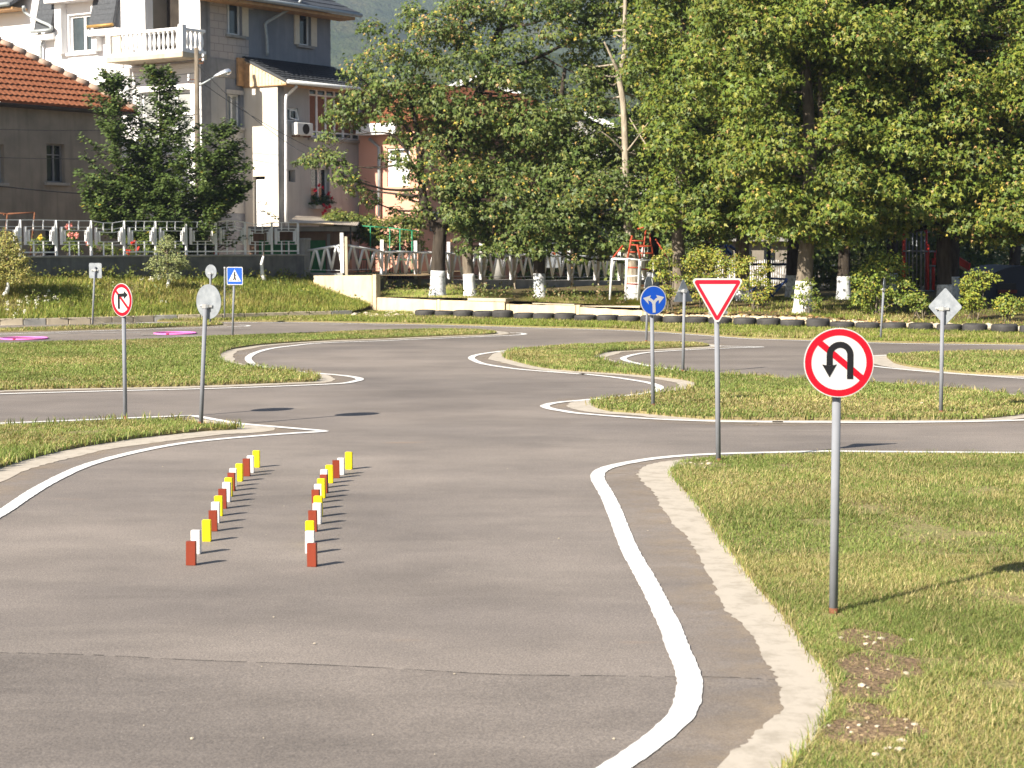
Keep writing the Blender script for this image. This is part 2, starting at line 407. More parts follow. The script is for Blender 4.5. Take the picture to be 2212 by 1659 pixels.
def lawn(name, px, wedge, edge_noise=.026):
    P = world_poly(px, 0, 8)
    if area(P) < 0: P = P[::-1]
    P = [Vector((p.x, p.y, 0)) for p in P]
    sheet(name, P, .035, MAT['soil'], .07)
    n = len(P); out = []; inn = []
    for i in range(n):
        t = (P[(i+1) % n]-P[i-1]); t.normalize(); nn = Vector((t.y, -t.x, 0))
        wv = wedge*(.85+.5*float(vnoise(np.array([P[i].x*1.3]), np.array([P[i].y*1.3]), 33)[0]))+edge_noise*(random.random()-.5)*1.1
        out.append(P[i]+nn*wv); inn.append(P[i]-nn*.02)
    mb = MB(); m = len(out)
    mb.add([(p.x, p.y, .0066) for p in inn]+[(p.x, p.y, .0062) for p in out], [(i, (i+1) % m, (i+1) % m+m, i+m) for i in range(m)])
    e = mb.build('concrete_edging', MAT['edging']); e['kind'] = 'structure'
    o2 = []
    for i in range(n):
        t = (P[(i+1) % n]-P[i-1]); t.normalize(); nn = Vector((t.y, -t.x, 0)); o2.append(out[i]+nn*.42)
    mb = MB(); mb.add([(p.x, p.y, .0052) for p in out]+[(p.x, p.y, .0050) for p in o2], [(i, (i+1) % m, (i+1) % m+m, i+m) for i in range(m)])
    # fade outwards through an attribute so that the dust thins away from the concrete
    e2 = mb.build('road_dust', MAT_DUST); e2['kind'] = 'structure'
    at_ = e2.data.color_attributes.new('Col', 'FLOAT_COLOR', 'POINT')
    for vi, v in enumerate(e2.data.vertices): at_.data[vi].color = (1, 1, 1, 1) if v.co.z > .0051 else (0, 0, 0, 1)
    return P
isl_front = seg(Z7, (1060,1498), (1150,1400), (1185,1330), (1250,1240), (1257,1150), (1245,1080), (1200,1000), (1125,920), (1065,830), (1000,740), (930,665), (870,595), (808,515), (740,420), (690,355), (640,280), (592,210), (550,152), (508,108), (465,62), (440,30)) \
    + seg(Z5, (845,1420), (880,1372), (940,1335), (1040,1316), (1220,1300), (1500,1284), (1900,1275)) + seg(Z6, (250,1272), (700,1262), (1600,1268), (2212,1275), (3200,1285), (6500,1300))
lawn_front = lawn('lawn', isl_front+[(4600,1250), (5200,1500), (5200,2000), (2400,2300), (1600,2000), (1590,1790)], .24)
isl_l = seg(B4, (-500,112), (0,90), (200,82), (420,73), (545,68), (700,66), (800,66), (880,82), (960,88), (1045,96), (980,101), (900,106), (700,126), (500,152), (300,187), (150,222), (60,247), (0,268), (-250,360), (-700,560), (-1200,420))
lawn_l = lawn('lawn', isl_l, .32)
isl_m = seg(L1, (-600,890), (0,866), (400,850), (800,840), (1400,825), (2212,790)) + seg(L2, (340,783), (600,776), (900,765), (1400,750), (1800,732), (2212,715)) \
    + seg(M1, (400,300), (800,293), (1050,300), (1210,325), (1100,341), (800,351), (300,371)) + seg(L2, (2212,800), (1600,822), (1000,862), (700,900), (550,932), (462,978), (442,1012), (480,1052), (620,1096), (760,1112), (900,1132), (1100,1152), (1300,1177), (1430,1197), (1510,1222), (1548,1250), (1520,1270), (1400,1277), (1000,1291), (600,1306), (300,1316), (0,1326)) \
    + seg(L1, (1400,1337), (600,1352), (0,1367), (-900,1400))
lawn_m = lawn('lawn', isl_m, .24)
isl_c = seg(M1, (1298,560), (1335,530), (1450,500), (1800,466), (2100,448)) + seg(Z5, (166,282), (400,268), (700,263), (1000,268), (1165,288), (1000,301), (800,311), (500,326), (300,336), (160,368), (112,390), (160,411), (300,451), (500,476), (700,497), (900,521), (1100,534), (1300,552), (1700,577)) \
    + seg(Z6, (0,592), (400,602), (850,626), (1200,646), (1460,666), (1800,701), (2212,748), (2600,800), (2560,850), (2212,888), (2100,904), (1800,934), (1400,941), (800,943), (0,943)) \
    + seg(Z5, (1600,941), (1200,936), (900,916), (600,887), (300,866), (170,834), (140,811), (180,782), (300,761), (500,746), (650,731), (800,715), (1000,681), (1085,645), (1050,615), (950,591), (850,576), (700,561), (500,541), (200,521), (0,511)) + seg(M1, (2000,708), (1800,691), (1600,661), (1400,611), (1312,582))
lawn_c = lawn('lawn', isl_c, .25)
isl_r = seg(Z6, (1005,392), (1030,376), (1250,361), (1600,351), (2212,345), (3000,345), (3000,580), (2212,551), (1800,536), (1500,511), (1200,471), (1050,432))
lawn_r = lawn('lawn', isl_r, .28)
isl_s = seg(L1, (-500,715), (0,706), (500,692), (1000,681), (1500,662), (1800,652), (2212,637)) + seg(L2, (300,630), (500,642), (500,650), (300,661), (0,670)) + seg(L1, (1500,690), (1000,701), (600,713), (0,726), (-500,740))
lawn_s = lawn('lawn', isl_s, .10, .02)

# verge between the far road and the tyres / kerb
verge_near = [(313.7,694.6), (380,695.6), (497,695.2), (654,695.6), (813,698.5), (963,701.6), (1135,706.8), (1287.6,710.6), (1394,715), (1516.5,723), (1614.5,730.4), (1749,734.6), (1915,740.2), (2212,744.4), (2700,752)]
def wallY(x): return 49.36/(1+.79*(x-1106)/4000)
verge_far = [A(x, 600, wallY(x)-.05) for x in (2900, 2212, 1900, 1600, 1371, 1200, 1050, 920, 830)]
verge_far = [Vector((p.x, p.y, 0)) for p in verge_far]+[G(770, 677), G(575.6, 679.5), G(433, 686), G(333, 690)]
vn = world_poly(verge_near, 0, 3, False)
lawn_v = vn+verge_far
sheet('verge', lawn_v, .03, MAT['soil'], .06)
# gravel and dirt at the foot of the retaining wall
gp = [G(760, 684), G(850, 688), G(930, 690), G(990, 692), A(990, 600, wallY(990)-.12), A(812, 600, wallY(812)-.12), G(790, 672)]
sheet('dirt', [Vector((p.x, p.y, 0)) for p in gp], .045, MAT['dirt'])

# ------------------------------------------------------------------ painted lines
def line(px, wd, mat='line', z=.0085, n=5, world=False, jit=.004, name='lane_marking'):
    P = world_poly(px, 0, n, False) if not world else px
    # even resample
    Q = [P[0]]; step = .05 if P[0].y < 22 else .12
    for p in P[1:]:
        while (p-Q[-1]).length > step: Q.append(Q[-1]+(p-Q[-1]).normalized()*step)
    Q.append(P[-1])
    L = []; Rr = []
    for i, p in enumerate(Q):
        t = Q[min(i+2, len(Q)-1)]-Q[max(i-2, 0)]
        if t.length < 1e-6: t = Vector((1,0,0))
        t.normalize(); nn = Vector((-t.y, t.x, 0))
        L.append(p+nn*(wd/2+random.uniform(-jit, jit))); Rr.append(p-nn*(wd/2+random.uniform(-jit, jit)))
    m = len(L); mb = MB()
    mb.add([(p.x, p.y, z) for p in L]+[(p.x, p.y, z) for p in Rr], [(i, i+1, i+1+m, i+m) for i in range(m-1)])
    o = mb.build(name, MAT[mat]); o['kind'] = 'structure'; return o
line([(700,1990), (1010,1830), (1190,1740)]+seg(Z7, (155,1498), (305,1400), (420,1305), (490,1230), (520,1155), (531,1080), (512,1000), (472,905), (428,790), (385,700), (338,605), (277,495), (230,410), (195,330), (165,250), (137,180), (105,115), (70,58))
     + seg(Z5, (180,1432), (205,1392), (300,1352), (500,1310), (780,1270), (1240,1241), (2212,1217)) + seg(Z6, (500,1217), (1000,1222), (1500,1226), (2212,1232), (3000,1240), (6000,1255)), .118)
line(seg(B4, (-700,880), (-250,610), (0,470), (100,403), (200,341), (350,268), (500,221), (700,176), (900,147), (1200,121), (1440,106)), .112)
line(seg(B4, (-400,92), (0,71), (300,59), (600,46), (855,36)), .112, z=.0089)
line(seg(B4, (850,37), (1040,70), (1200,85), (1435,105)), .112, z=.0093)
line(seg(L1, (-600,1432), (0,1408), (700,1388), (1400,1370)) + seg(L2, (0,1358), (500,1345), (1000,1328), (1500,1308), (1850,1290), (1960,1270), (2030,1251), (2010,1232), (1900,1211), (1700,1191), (1400,1165), (1100,1130), (900,1095), (825,1057), (798,1020), (822,985), (900,945), (1050,906), (1300,874), (1600,845), (2212,823))
     + seg(M1, (400,387), (800,371), (1300,350), (1440,343), (1492,335), (1470,326), (1400,322), (1340,322)), .118)
line(seg(M1, (1345,322), (1100,318), (700,300), (300,300)), .10, 'line_worn', .0087)
line(seg(Z5, (1640,296), (1200,286), (900,270), (600,257), (300,263), (160,272)) + seg(M1, (2000,441), (1700,463), (1400,491), (1150,521), (1005,546), (955,575), (1000,606), (1100,640), (1400,685), (1700,712), (2100,741)) + seg(Z5, (0,530), (300,561), (500,590), (620,610), (700,634), (728,655), (695,681), (600,706), (300,741), (0,771))
     + seg(M1, (1900,1016), (1760,1036), (1690,1062), (1760,1090), (1900,1115)) + seg(Z5, (0,881), (300,906), (600,928), (1000,946), (1500,957), (1900,958)) + seg(Z6, (0,958), (800,964), (1300,961), (1800,954), (2212,942), (2700,925)), .115)
line(seg(Z5, (1640,297), (1200,311), (900,326), (640,343), (500,364), (425,385), (405,399), (445,421), (640,465), (900,501), (1200,532), (1700,572)) + seg(Z6, (0,585), (400,595), (850,617), (1200,637), (1460,654), (1800,686), (2212,730), (2800,800)), .112, z=.0091)
line(seg(Z6, (1600,348), (1250,361), (1000,369), (800,380), (690,400), (670,420), (720,441), (880,465), (1100,490), (1500,525), (2212,575), (2900,620)), .112)
line([(x, y+2.2) for x, y in [(280,696)]+verge_near[1:]], .10, 'line', .0087)
line(seg(L1, (-500,662), (0,652), (600,636), (1000,628), (1400,624), (1700,618)), .09, 'line', .0087)
line(seg(L1, (-500,760), (0,748), (700,722), (1300,703), (2212,676)) + seg(L2, (200,675), (500,668), (760,662), (805,657), (790,651), (690,646)), .10, 'line', .0087)
# worn zebra bars and dashes on the far road
for a, b, c, d in ((1000,735,1550,728), (450,742,850,738), (690,826,960,824), (1450,640,2000,632), (200,680,560,676), (860,668,1180,662), (1900,775,2200,770), (1560,757,1800,752)):
    line(seg(L1, (a, b), (c, d)), .16, 'line_worn', .0093, 2, name='zebra_marking')
for a, b, c, d in ((830,762,1060,758), (0,768,420,766), (640,684,820,683), (1590,642,1860,645), (2140,648,2330,652)):
    line(seg(L2, (a, b), (c, d)), .12, 'line_worn', .0099, 2, name='zebra_marking')

# ------------------------------------------------------------------ kerb on the left
kt = [(-330,698), (0,689.2), (100,687.3), (196,685.3), (333,681.4), (433.7,679.5), (575.6,675.5), (761.8,671.2)]
kp = [G(x, y, .16) for x, y in kt]; kp = [Vector((p.x, p.y, 0)) for p in kp]
kerb = thing('kerb', kp[0], None, None); kerb['kind'] = 'structure'
d_acc = []
for i in range(len(kp)-1):
    a, b = kp[i], kp[i+1]; L = (b-a).length; k = max(1, round(L/.60))
    for j in range(k):
        p = a+(b-a)*(j/k); q = a+(b-a)*((j+1)/k); t = (q-p).normalized(); nn = Vector((-t.y, t.x, 0))
        p2 = p+t*.012; q2 = q-t*.012; dz = random.uniform(-.008, .008)
        c = (p2+q2)/2+nn*.06+Vector((0,0,.07+dz))
        MB().box(c, ((q2-p2).length, .12, .19), t, nn).build('kerb_stone', MAT['conc_grey'] if random.random() < .3 else MAT['conc'], kerb, bevel=.008)

# ------------------------------------------------------------------ grass bank up to the fence wall
def fenceP(s):   # fence wall line, s in px x of photo
    Y0, Y1 = 48.0, 55.5; a = A(50, 600, Y0); b = A(650, 600, Y1)
    a = Vector((a.x, a.y, 0)); b = Vector((b.x, b.y, 0))
    t = 0.0
    d = ray(s, 600); # intersect in plan
    dx, dy = d.x, d.y; ex, ey = (b-a).x, (b-a).y
    t = (a.x*dy-a.y*dx)/(ex*-dy+ey*dx) if abs(ex*-dy+ey*dx) > 1e-9 else 0
    return a+(b-a)*t
FA, FB = fenceP(-330), fenceP(664)
wdir = (FB-FA).normalized(); wn = Vector((wdir.y, -wdir.x, 0))     # towards camera
def wall_base_z(p): 
    t = (p-FA).dot(wdir)/(FB-FA).length; return lerp(1.16, .84, t)
NB, NV = 60, 10
bank_pts = []
kl = []
for i in range(NB+1):
    u = i/NB
    # kerb back line by arc fraction
    tot = [0]
    for j in range(len(kp)-1): tot.append(tot[-1]+(kp[j+1]-kp[j]).length)
    sd = u*tot[-1]; j = max(k for k in range(len(tot)-1) if tot[k] <= sd+1e-9); f = (sd-tot[j])/(tot[j+1]-tot[j])
    kl.append(kp[j]+(kp[j+1]-kp[j])*f)
WR = Vector((A(800, 600, 52.5).x, 52.6, 0))
topl = []
for i in range(NB+1):
    u = i/NB
    if u < .9: p = FA+(FB-FA)*(u/.9); z = wall_base_z(p)
    else:
        f = (u-.9)/.1; p = FB+(WR-FB)*f; z = lerp(.86, .18, f**.8)
    topl.append(Vector((p.x, p.y, z)))
def bank_z_uv(i, v):
    a = kl[i]; b = topl[i]; s = v*v*(3-2*v)*.5+v*.5
    p = a+(Vector((b.x, b.y, 0))-a)*v
    z = lerp(.135, b.z, s)
    z += .10*(float(vnoise(np.array([p.x*.8]), np.array([p.y*.8]), 3)[0])-.5)*math.sin(math.pi*v)
    return Vector((p.x, p.y, z))
BG = [[bank_z_uv(i, j/NV) for j in range(NV+1)] for i in range(NB+1)]
mb = MB(); mb.add([p for r_ in BG for p in r_], [(i*(NV+1)+j, (i+1)*(NV+1)+j, (i+1)*(NV+1)+j+1, i*(NV+1)+j+1) for i in range(NB) for j in range(NV)])
mb.build('bank', MAT['soil'], None, True)['kind'] = 'structure'
# garden ground behind the fence wall
gz = 1.45
gpts = [FA-wn*.05, FB-wn*.05, Vector((FB.x+3.5, FB.y-1.2, 0)), Vector((FB.x+5.2, FB.y+14, 0)), Vector((-7, 84, 0)), Vector((-60, 84, 0)), Vector((-40, 40, 0))]
sheet('garden_ground', [Vector((p.x, p.y, 0)) for p in gpts], 1.0, MAT['dirt'])

# ------------------------------------------------------------------ terrace behind the retaining wall
tw = [(812, .44), (1000, .47), (1092, .43), (1240, .40), (1385, .37), (1440, .23), (1600, .25), (1720, .24), (1818, .19), (1950, .13), (2069, .08), (2212, .07), (2700, .06)]
def terr_edge_z(x): return float(np.interp(x, [a for a, b in tw], [b for a, b in tw]))
def terr_z(X, Y):
    x = 1106+4000*X/max(Y, 1); e = terr_edge_z(x); d = max(0, Y-wallY(x))
    far = .58 if x < 1000 else (.46 if x < 1400 else .42)
    return lerp(e, far, min(1, d/7))
mb = MB(); NX, NY = 70, 16; TG = []
for i in range(NX+1):
    x = lerp(815, 2750, i/NX)
    for j in range(NY+1):
        d = (j/NY)**1.6*36; Y = wallY(x)+.08+d; X = (x-1106)/4000*Y
        TG.append(Vector((X, Y, terr_z(X, Y)+.05*(float(vnoise(np.array([X*.7]), np.array([Y*.7]), 5)[0])-.5)*min(1, d))))
mb.add(TG, [(i*(NY+1)+j, (i+1)*(NY+1)+j, (i+1)*(NY+1)+j+1, i*(NY+1)+j+1) for i in range(NX) for j in range(NY)])
m_ter = M_soil('terrace_soil', (.16,.115,.06), (.13,.105,.05), (.09,.085,.035))
mb.build('terrace', m_ter, None, True)['kind'] = 'structure'

# ------------------------------------------------------------------ wooded hill behind everything
def hill():
    NX, NY = 150, 110
    xs = np.linspace(-1300, 1300, NX+1); ys = np.linspace(560, 3100, NY+1)
    Xg, Yg = np.meshgrid(xs, ys, indexing='ij')
    t = (Yg-560)/2540
    Z = -8+ t**.92*470+ 100*(vnoise(Xg*.0026, Yg*.0026, 9)-.5)*np.minimum(1, t*3)+36*(vnoise(Xg*.008, Yg*.008, 10)-.5)*np.minimum(1, t*6)+12*vnoise(Xg*.04, Yg*.04, 12)*np.minimum(1, t*8)
    V = np.stack([Xg, Yg, Z], -1).reshape(-1, 3)
    I = np.arange((NX+1)*(NY+1)).reshape(NX+1, NY+1)
    Q = np.stack([I[:-1,:-1], I[1:,:-1], I[1:,1:], I[:-1,1:]], -1).reshape(-1, 4)
    m, tt, b = mat_base('far_forest'); co = coords(tt)
    col = ramp(tt, noise(tt, co, .020, 8, .75), [(.30, (.020,.034,.012)), (.5, (.050,.066,.022)), (.66, (.085,.082,.032)), (.8, (.115,.088,.04))])
    tt.links.new(col, b.inputs['Base Color']); b.inputs['Roughness'].default_value = 1; b.inputs['Specular IOR Level'].default_value = 0
    bump(tt, b, noise(tt, co, .07, 5, .7), 1.0, 9.0)
    o = np_obj('hill', V, Q, None, m, None, True); o['kind'] = 'structure'
hill()
# ================================================================== WALLS AND FENCES
# dark pebbledash wall carrying the metal fence
WT = 1.61; UPV = Vector((0,0,1))
ww = thing('fence_wall', FA, 'dark grey pebbledash garden wall under the white metal fence', 'wall')
mb = MB(); c = (FA+FB)/2; Lw = (FB-FA).length
mb.box(c-wn*.11+Vector((0,0,.98)), (Lw, .22, 1.20), wdir, wn); mb.build('wall_body', MAT['pebble'], ww)
mb = MB(); mb.box(c-wn*.11+Vector((0,0,WT-.005)), (Lw, .27, .05), wdir, wn); mb.build('coping', MAT['conc_grey'], ww, bevel=.008)
# fence: posts at measured places
fx = [-195, -110, -28, 50.5, 128.7, 203.7, 275.3, 343, 409, 473.2, 536, 593.6, 650]
fp = [fenceP(x)-wn*.11 for x in fx]
fe = thing('metal_fence', (fp[3].x, fp[3].y, WT+.02), 'white ornamental steel fence with looped panels on the dark wall', 'fence')
H = .93
for i, p in enumerate(fp):
    lean = random.uniform(-.01, .01)
    MB().bar(p+Vector((0,0,WT+.02)), p+wdir*lean+Vector((0,0,WT+.02+H)), .062, .062).build('post', MAT['fence_white'], fe)
for i in range(len(fp)-1):
    p, q = fp[i], fp[i+1]
    sag = -.07 if i in (5, 10) else (.05 if i == 9 else random.uniform(-.008, .008))
    def at(u, h, out=0): 
        s = sag*math.exp(-((u-.5)/.28)**2)*(1 if h > .5 else .35)
        return p+(q-p)*u+wn*out+Vector((0,0,WT+.02+H*h+s))
    mb = MB()
    for u0, u1 in ((0,.35),(.35,.65),(.65,1)): mb.bar(at(u0, 1.0), at(u1, 1.0), .022)
    mb.build('top_rail', MAT['fence_white'], fe)
    if i in (3, 6, 7, 8, 9, 10, 11): MB().bar(at(.02, .10, .03), at(.98, .10, .03), .035).build('bottom_rail', MAT['fence_white'], fe)
    for u in (.37, .64):
        MB().bar(at(u, .99), at(u, .74), .030, .026).build('short_bar', MAT['fence_white'], fe)
        MB().bar(at(u, .40), at(u, .0), .034, .03).build('short_bar', MAT['fence_white'], fe)
    for (u0, u1, h0, h1, o) in ((.12,.90,.31,.825,.02), (.20,.82,.40,.73,.03)):
        for h in (h0+.01, h1-.01):
            mb = MB()
            for a, b in ((u0,.35),(.35,.65),(.65,u1)): mb.bar(at(a, h, o), at(b, h, o), .016)
            mb.build('loop_wire', MAT['fence_white'], fe)
        for u in (u0, u1):
            mb = MB(); q0, q1 = at(u, h0, o), at(u, h1, o); mb.prism([q0-wn*.045, q0+wn*.045, q1+wn*.045-UPV*.04, q1+wn*.028, q1-wn*.028, q1-wn*.045-UPV*.04], wdir*.03)
            mb.build('plate', MAT['fence_white'], fe)
# stout concrete end post
ep = FB-wn*.1
mb = MB(); mb.box(ep+Vector((0,0,1.42)), (.24,.24,1.25), wdir, wn); mb.box(ep+Vector((0,0,2.07)), (.28,.28,.07), wdir, wn)
tag(mb.build('concrete_post', MAT['conc_grey'], origin=(ep.x, ep.y, .85), bevel=.01), 'stout weathered concrete gatepost where the two fences meet', 'post')

# zigzag pipe fence on a concrete plinth
mpx = [(744, 54.9), (828.5, 56.2), (902, 57.4), (973, 58.7), (1041.8, 60), (1107, 61.2), (1171, 62.4), (1232, 63.6), (1288, 64.8), (1340, 66.0), (1392, 67.2), (1440, 68.4)]
mp = [Vector(((x-1106)/4000*Y, Y, 0)) for x, Y in mpx]
def mz(Y): return float(np.interp(Y, [54.9, 56.2, 66], [1.10, .90, .64]))    # plinth top
zf = thing('pipe_fence', (mp[0].x, mp[0].y, .5), 'white zigzag pipe fence between concrete posts behind the whitewashed trees', 'fence')
posts = [ep+Vector((.1,-.05,0))]+mp
for i, p in enumerate(posts):
    if i == 0: continue
    z0 = mz(p.y); d = (posts[i]-posts[i-1]).normalized(); tilt = d*random.uniform(-.03, .03)
    MB().bar(p+Vector((-.05,-.03,z0-.02)), p+Vector((-.05,-.03,z0+1.16))+tilt, .10, .09).build('steel_post', MAT['fence_white'], zf)
    MB().bar(p+d*.10+Vector((0,.02,z0-.45)), p+d*.10+tilt+Vector((0,.02,z0+1.05)), .085, .10).build('concrete_post', MAT['conc'], zf, bevel=.008)
    if i in (2, 3, 8): MB().bar(p+d*.0+Vector((.03,-.05,z0-.02)), p+d*.16+Vector((.02,-.09,z0-.42)), .035).build('brace', MAT['conc'], zf)
for i in range(len(posts)-1):
    p, q = posts[i], posts[i+1]; za = mz(p.y) if i else 1.08; zb = mz(q.y)
    rt0, rt1 = (za+.80 if i else 1.74), zb+.80
    def at(u, h): 
        e = p+(q-p)*(.06+.9*u); return Vector((e.x, e.y-.02, lerp(za+.10, lerp(rt0, rt1, u), h) if h <= 1 else lerp(rt0, rt1, u)))
    MB().tube([at(-.05, 1), at(1.05, 1)], .036, 8).build('top_rail', MAT['offwhite'], zf, True)
    nz = 3; mb = MB()
    for k in range(nz):
        c = (k+.5)/nz; hw = .5/nz; w_ = .12/nz
        mb.tube([at(c-hw, .04), at(c-w_, .90), at(c, .97), at(c+w_, .90), at(c+hw, .04)], .04, 7)
    mb.build('zigzag_pipe', MAT['fence_white'], zf, True)
    for k in range(nz+1): MB().tube([at(k/nz, .07), at(k/nz, -.06)], .018, 6).build('foot_pin', MAT['fence_white'], zf, True)
    MB().bar(at(-.04, -.04), at(1.04, -.04), .014).build('bottom_wire', MAT['offwhite'], zf)
    a = p+Vector((0,.06,0)); b = q+Vector((0,.06,0)); t = (b-a).normalized(); nn = Vector((t.y,-t.x,0))
    zt = (za+zb)/2; m_ = (a+b)/2
    MB().box(Vector((m_.x, m_.y+.08, zt-.36)), ((b-a).length-.03, .14, .68+random.uniform(-.02,.02)), t, nn).build('plinth', MAT['conc_grey'], zf, bevel=.01)

# retaining wall: high panel, post, low cast panels
rw = thing('retaining_wall', A(812, 660, 52.4), 'low sand coloured concrete retaining wall behind the row of tyres', 'wall')
def panel(x0, x1, yt0, yt1, Y0, Y1, name, mat, thick=.16, z0=-.1, parent=rw, rag=.0, bev=.012):
    a = A(x0, yt0, Y0); b = A(x1, yt1, Y1); t = Vector((b.x-a.x, b.y-a.y, 0)).normalized(); nn = Vector((-t.y, t.x, 0))
    n = 14; top = [a+(b-a)*(k/n)+Vector((0,0,rag*(random.random()-.5))) for k in range(n+1)]
    pts = [Vector((a.x, a.y, z0))]+top+[Vector((b.x, b.y, z0))]
    mb = MB(); mb.prism(pts, nn*thick); return mb.build(name, mat, parent)
panel(677, 803, 595.5, 594.5, 54.6, 52.5, 'panel', MAT['conc_wall'], .18)
panel(804.5, 812, 593, 593, 52.42, 52.35, 'pier', MAT['conc_wall'], .2)
panel(812.6, 943, 642, 648.5, wallY(812), wallY(943), 'panel', MAT['conc_wall'], .2, rag=.012)
panel(944, 950, 647, 647, wallY(944)-.02, wallY(950)-.02, 'pier', MAT['conc_wall'], .22)
panel(951, 1090, 649, 651, wallY(951), wallY(1090), 'panel', MAT['conc_wall'], .2, rag=.02)
panel(1010, 1092, 643.5, 645, wallY(1010)-.03, wallY(1092)-.03, 'cap_slab', MAT['conc'], .34, z0=.40)
panel(1093.5, 1100, 656.5, 657, wallY(1094)-.02, wallY(1100)-.02, 'pier', MAT['conc_wall'], .22)
panel(1101, 1243, 657.5, 659.5, wallY(1101), wallY(1243), 'panel', MAT['conc_wall'], .2, rag=.02)
panel(1150, 1240, 656, 659.2, wallY(1150)-.02, wallY(1240)-.02, 'cap_slab', MAT['conc'], .24, z0=.385)
panel(1244.5, 1252, 658.5, 659, wallY(1245)-.02, wallY(1252)-.02, 'pier', MAT['conc_wall'], .22)
panel(1253, 1388, 664, 671, wallY(1253), wallY(1388), 'panel', MAT['conc_wall'], .2, rag=.025)
panel(1258, 1382, 660.5, 660.5, wallY(1258)-.03, wallY(1382)-.03, 'cap_slab', MAT['conc'], .24, z0=.335)
xs_ = [1389, 1432, 1475, 1520, 1562, 1566, 1610, 1652, 1719, 1721, 1766, 1812, 1850, 1880]
for k in range(len(xs_)-1):
    y0 = np.interp(xs_[k], [1389,1432,1560,1720,1812,1880], [673,680,681,684,691,694]); y1 = np.interp(xs_[k+1], [1389,1432,1560,1720,1812,1880], [673,680,681,684,691,694])
    panel(xs_[k]+.6, xs_[k+1]-.4, y0+random.uniform(-1.5,1.5), y1+random.uniform(-1.5,1.5), wallY(xs_[k])+random.uniform(-.03,.03), wallY(xs_[k+1])+random.uniform(-.03,.03), 'panel', MAT['conc_wall'], .18, rag=.05)
# broken end: rubble bank to the right
def blob(c, r, mat, name, parent=None, seed=0, flat=.6, origin=None):
    bm = bmesh.new(); bmesh.ops.create_icosphere(bm, subdivisions=1, radius=1); rr = random.Random(seed)
    mb = MB(); vs = [Vector((v.co.x*r[0], v.co.y*r[1], v.co.z*r[2]))*rr.uniform(.75, 1.15)+Vector(c) for v in bm.verts]
    mb.add(vs, [tuple(v.index for v in f.verts) for f in bm.faces]); bm.free()
    return mb.build(name, mat, parent, origin=origin)
for k in range(34):
    x = lerp(1850, 2240, k/33)+random.uniform(-5, 5); Y = wallY(x)-random.uniform(0, .5); X = (x-1106)/4000*Y
    blob((X, Y, .07+random.uniform(0,.05)), (random.uniform(.10,.26), random.uniform(.08,.16), random.uniform(.05,.11)), MAT['conc_wall'] if k % 3 else MAT['stone'], 'rubble', rw, k)

# ------------------------------------------------------------------ tyres
def tyre_mesh():
    n = 28; prof = [(.175,.01), (.215,.0), (.262,.012), (.276,.035), (.28,.06), (.28,.115), (.276,.14), (.262,.163), (.215,.175), (.175,.165), (.165,.15), (.19,.13), (.225,.085), (.19,.045), (.165,.025)]
    vs = []; fs = []; m = len(prof)
    for k in range(n):
        a = 2*math.pi*k/n
        for j, (r, z) in enumerate(prof):
            rr = r-(.004 if (k % 2 and 4 <= j <= 5) else 0); vs.append((rr*math.cos(a), rr*math.sin(a), z))
    for k in range(n):
        for j in range(m): fs.append((k*m+j, ((k+1) % n)*m+j, ((k+1) % n)*m+(j+1) % m, k*m+(j+1) % m))
    mb = MB(); mb.add(vs, fs); return mb
tx = []
t0 = Vector((-2.28, 48.75)); t1 = Vector((11.1, 39.45)); td = (t1-t0).normalized(); nt_ = 27
proto = tyre_mesh().build('tyre', MAT['rubber'], None, True)
ordn = ['first','second','third','fourth','fifth','sixth','seventh','eighth','ninth','tenth','eleventh','twelfth','thirteenth','fourteenth','fifteenth','sixteenth','seventeenth','eighteenth','nineteenth','twentieth','twenty-first','twenty-second','twenty-third','twenty-fourth','twenty-fifth','twenty-sixth','twenty-seventh','twenty-eighth','twenty-ninth']
big = {4: 1.16, 6: 1.03, 9: 1.06, 18: 1.12, 19: .9, 20: .88, 24: 1.15, 25: 1.12}
for i in range(nt_):
    o = proto if i == 0 else proto.copy()
    if i: COL.objects.link(o)
    f = (i+random.uniform(-.04,.04))/(nt_-1); p = t0+(t1-t0)*f
    s = big.get(i, random.uniform(.95, 1.04)); 
    o.location = (p.x, p.y+random.uniform(-.06,.06), .045); o.rotation_euler = (random.uniform(-.02,.02), random.uniform(-.02,.02), random.uniform(0,6))
    o.scale = (random.uniform(.96,1.03),)*2+(s*random.uniform(.88,1.06),)
    tag(o, f'black worn tyre lying flat, {ordn[i]} from the left end of the tyre row', 'tyre', 'tyres laid in a row along the far verge')

# ================================================================== BLOCKS AND HOOPS
bl = [(333,1302),(382,1190),(487,1068),(551,968),(572,888),(605,818),(643,746),(681,681),(701,628),(729,572),(746,528),(806,478),(878,428),(917,395),(974,342)]
br = [(1520,1315),(1497,1187),(1500,1080),(1528,972),(1568,898),(1580,827),(1560,752),(1577,690),(1613,642),(1638,593),(1640,542),(1690,496),(1755,446),(1803,414),(1880,360)]
names = ['brown','white','yellow']; mats_ = [MAT['blk_b'], MAT['blk_w'], MAT['blk_y']]
blk_me = {}
for k in range(3):
    bm = bmesh.new(); bmesh.ops.create_cube(bm, size=1)
    bmesh.ops.scale(bm, vec=(.056,.036,.149), verts=bm.verts); bmesh.ops.translate(bm, vec=(0,0,.0745), verts=bm.verts)
    bmesh.ops.bevel(bm, geom=bm.edges[:], offset=.0035 if k else .0015, segments=2, affect='EDGES')
    me = bpy.data.meshes.new('block'); bm.to_mesh(me); bm.free(); me.materials.append(mats_[k]); blk_me[k] = me
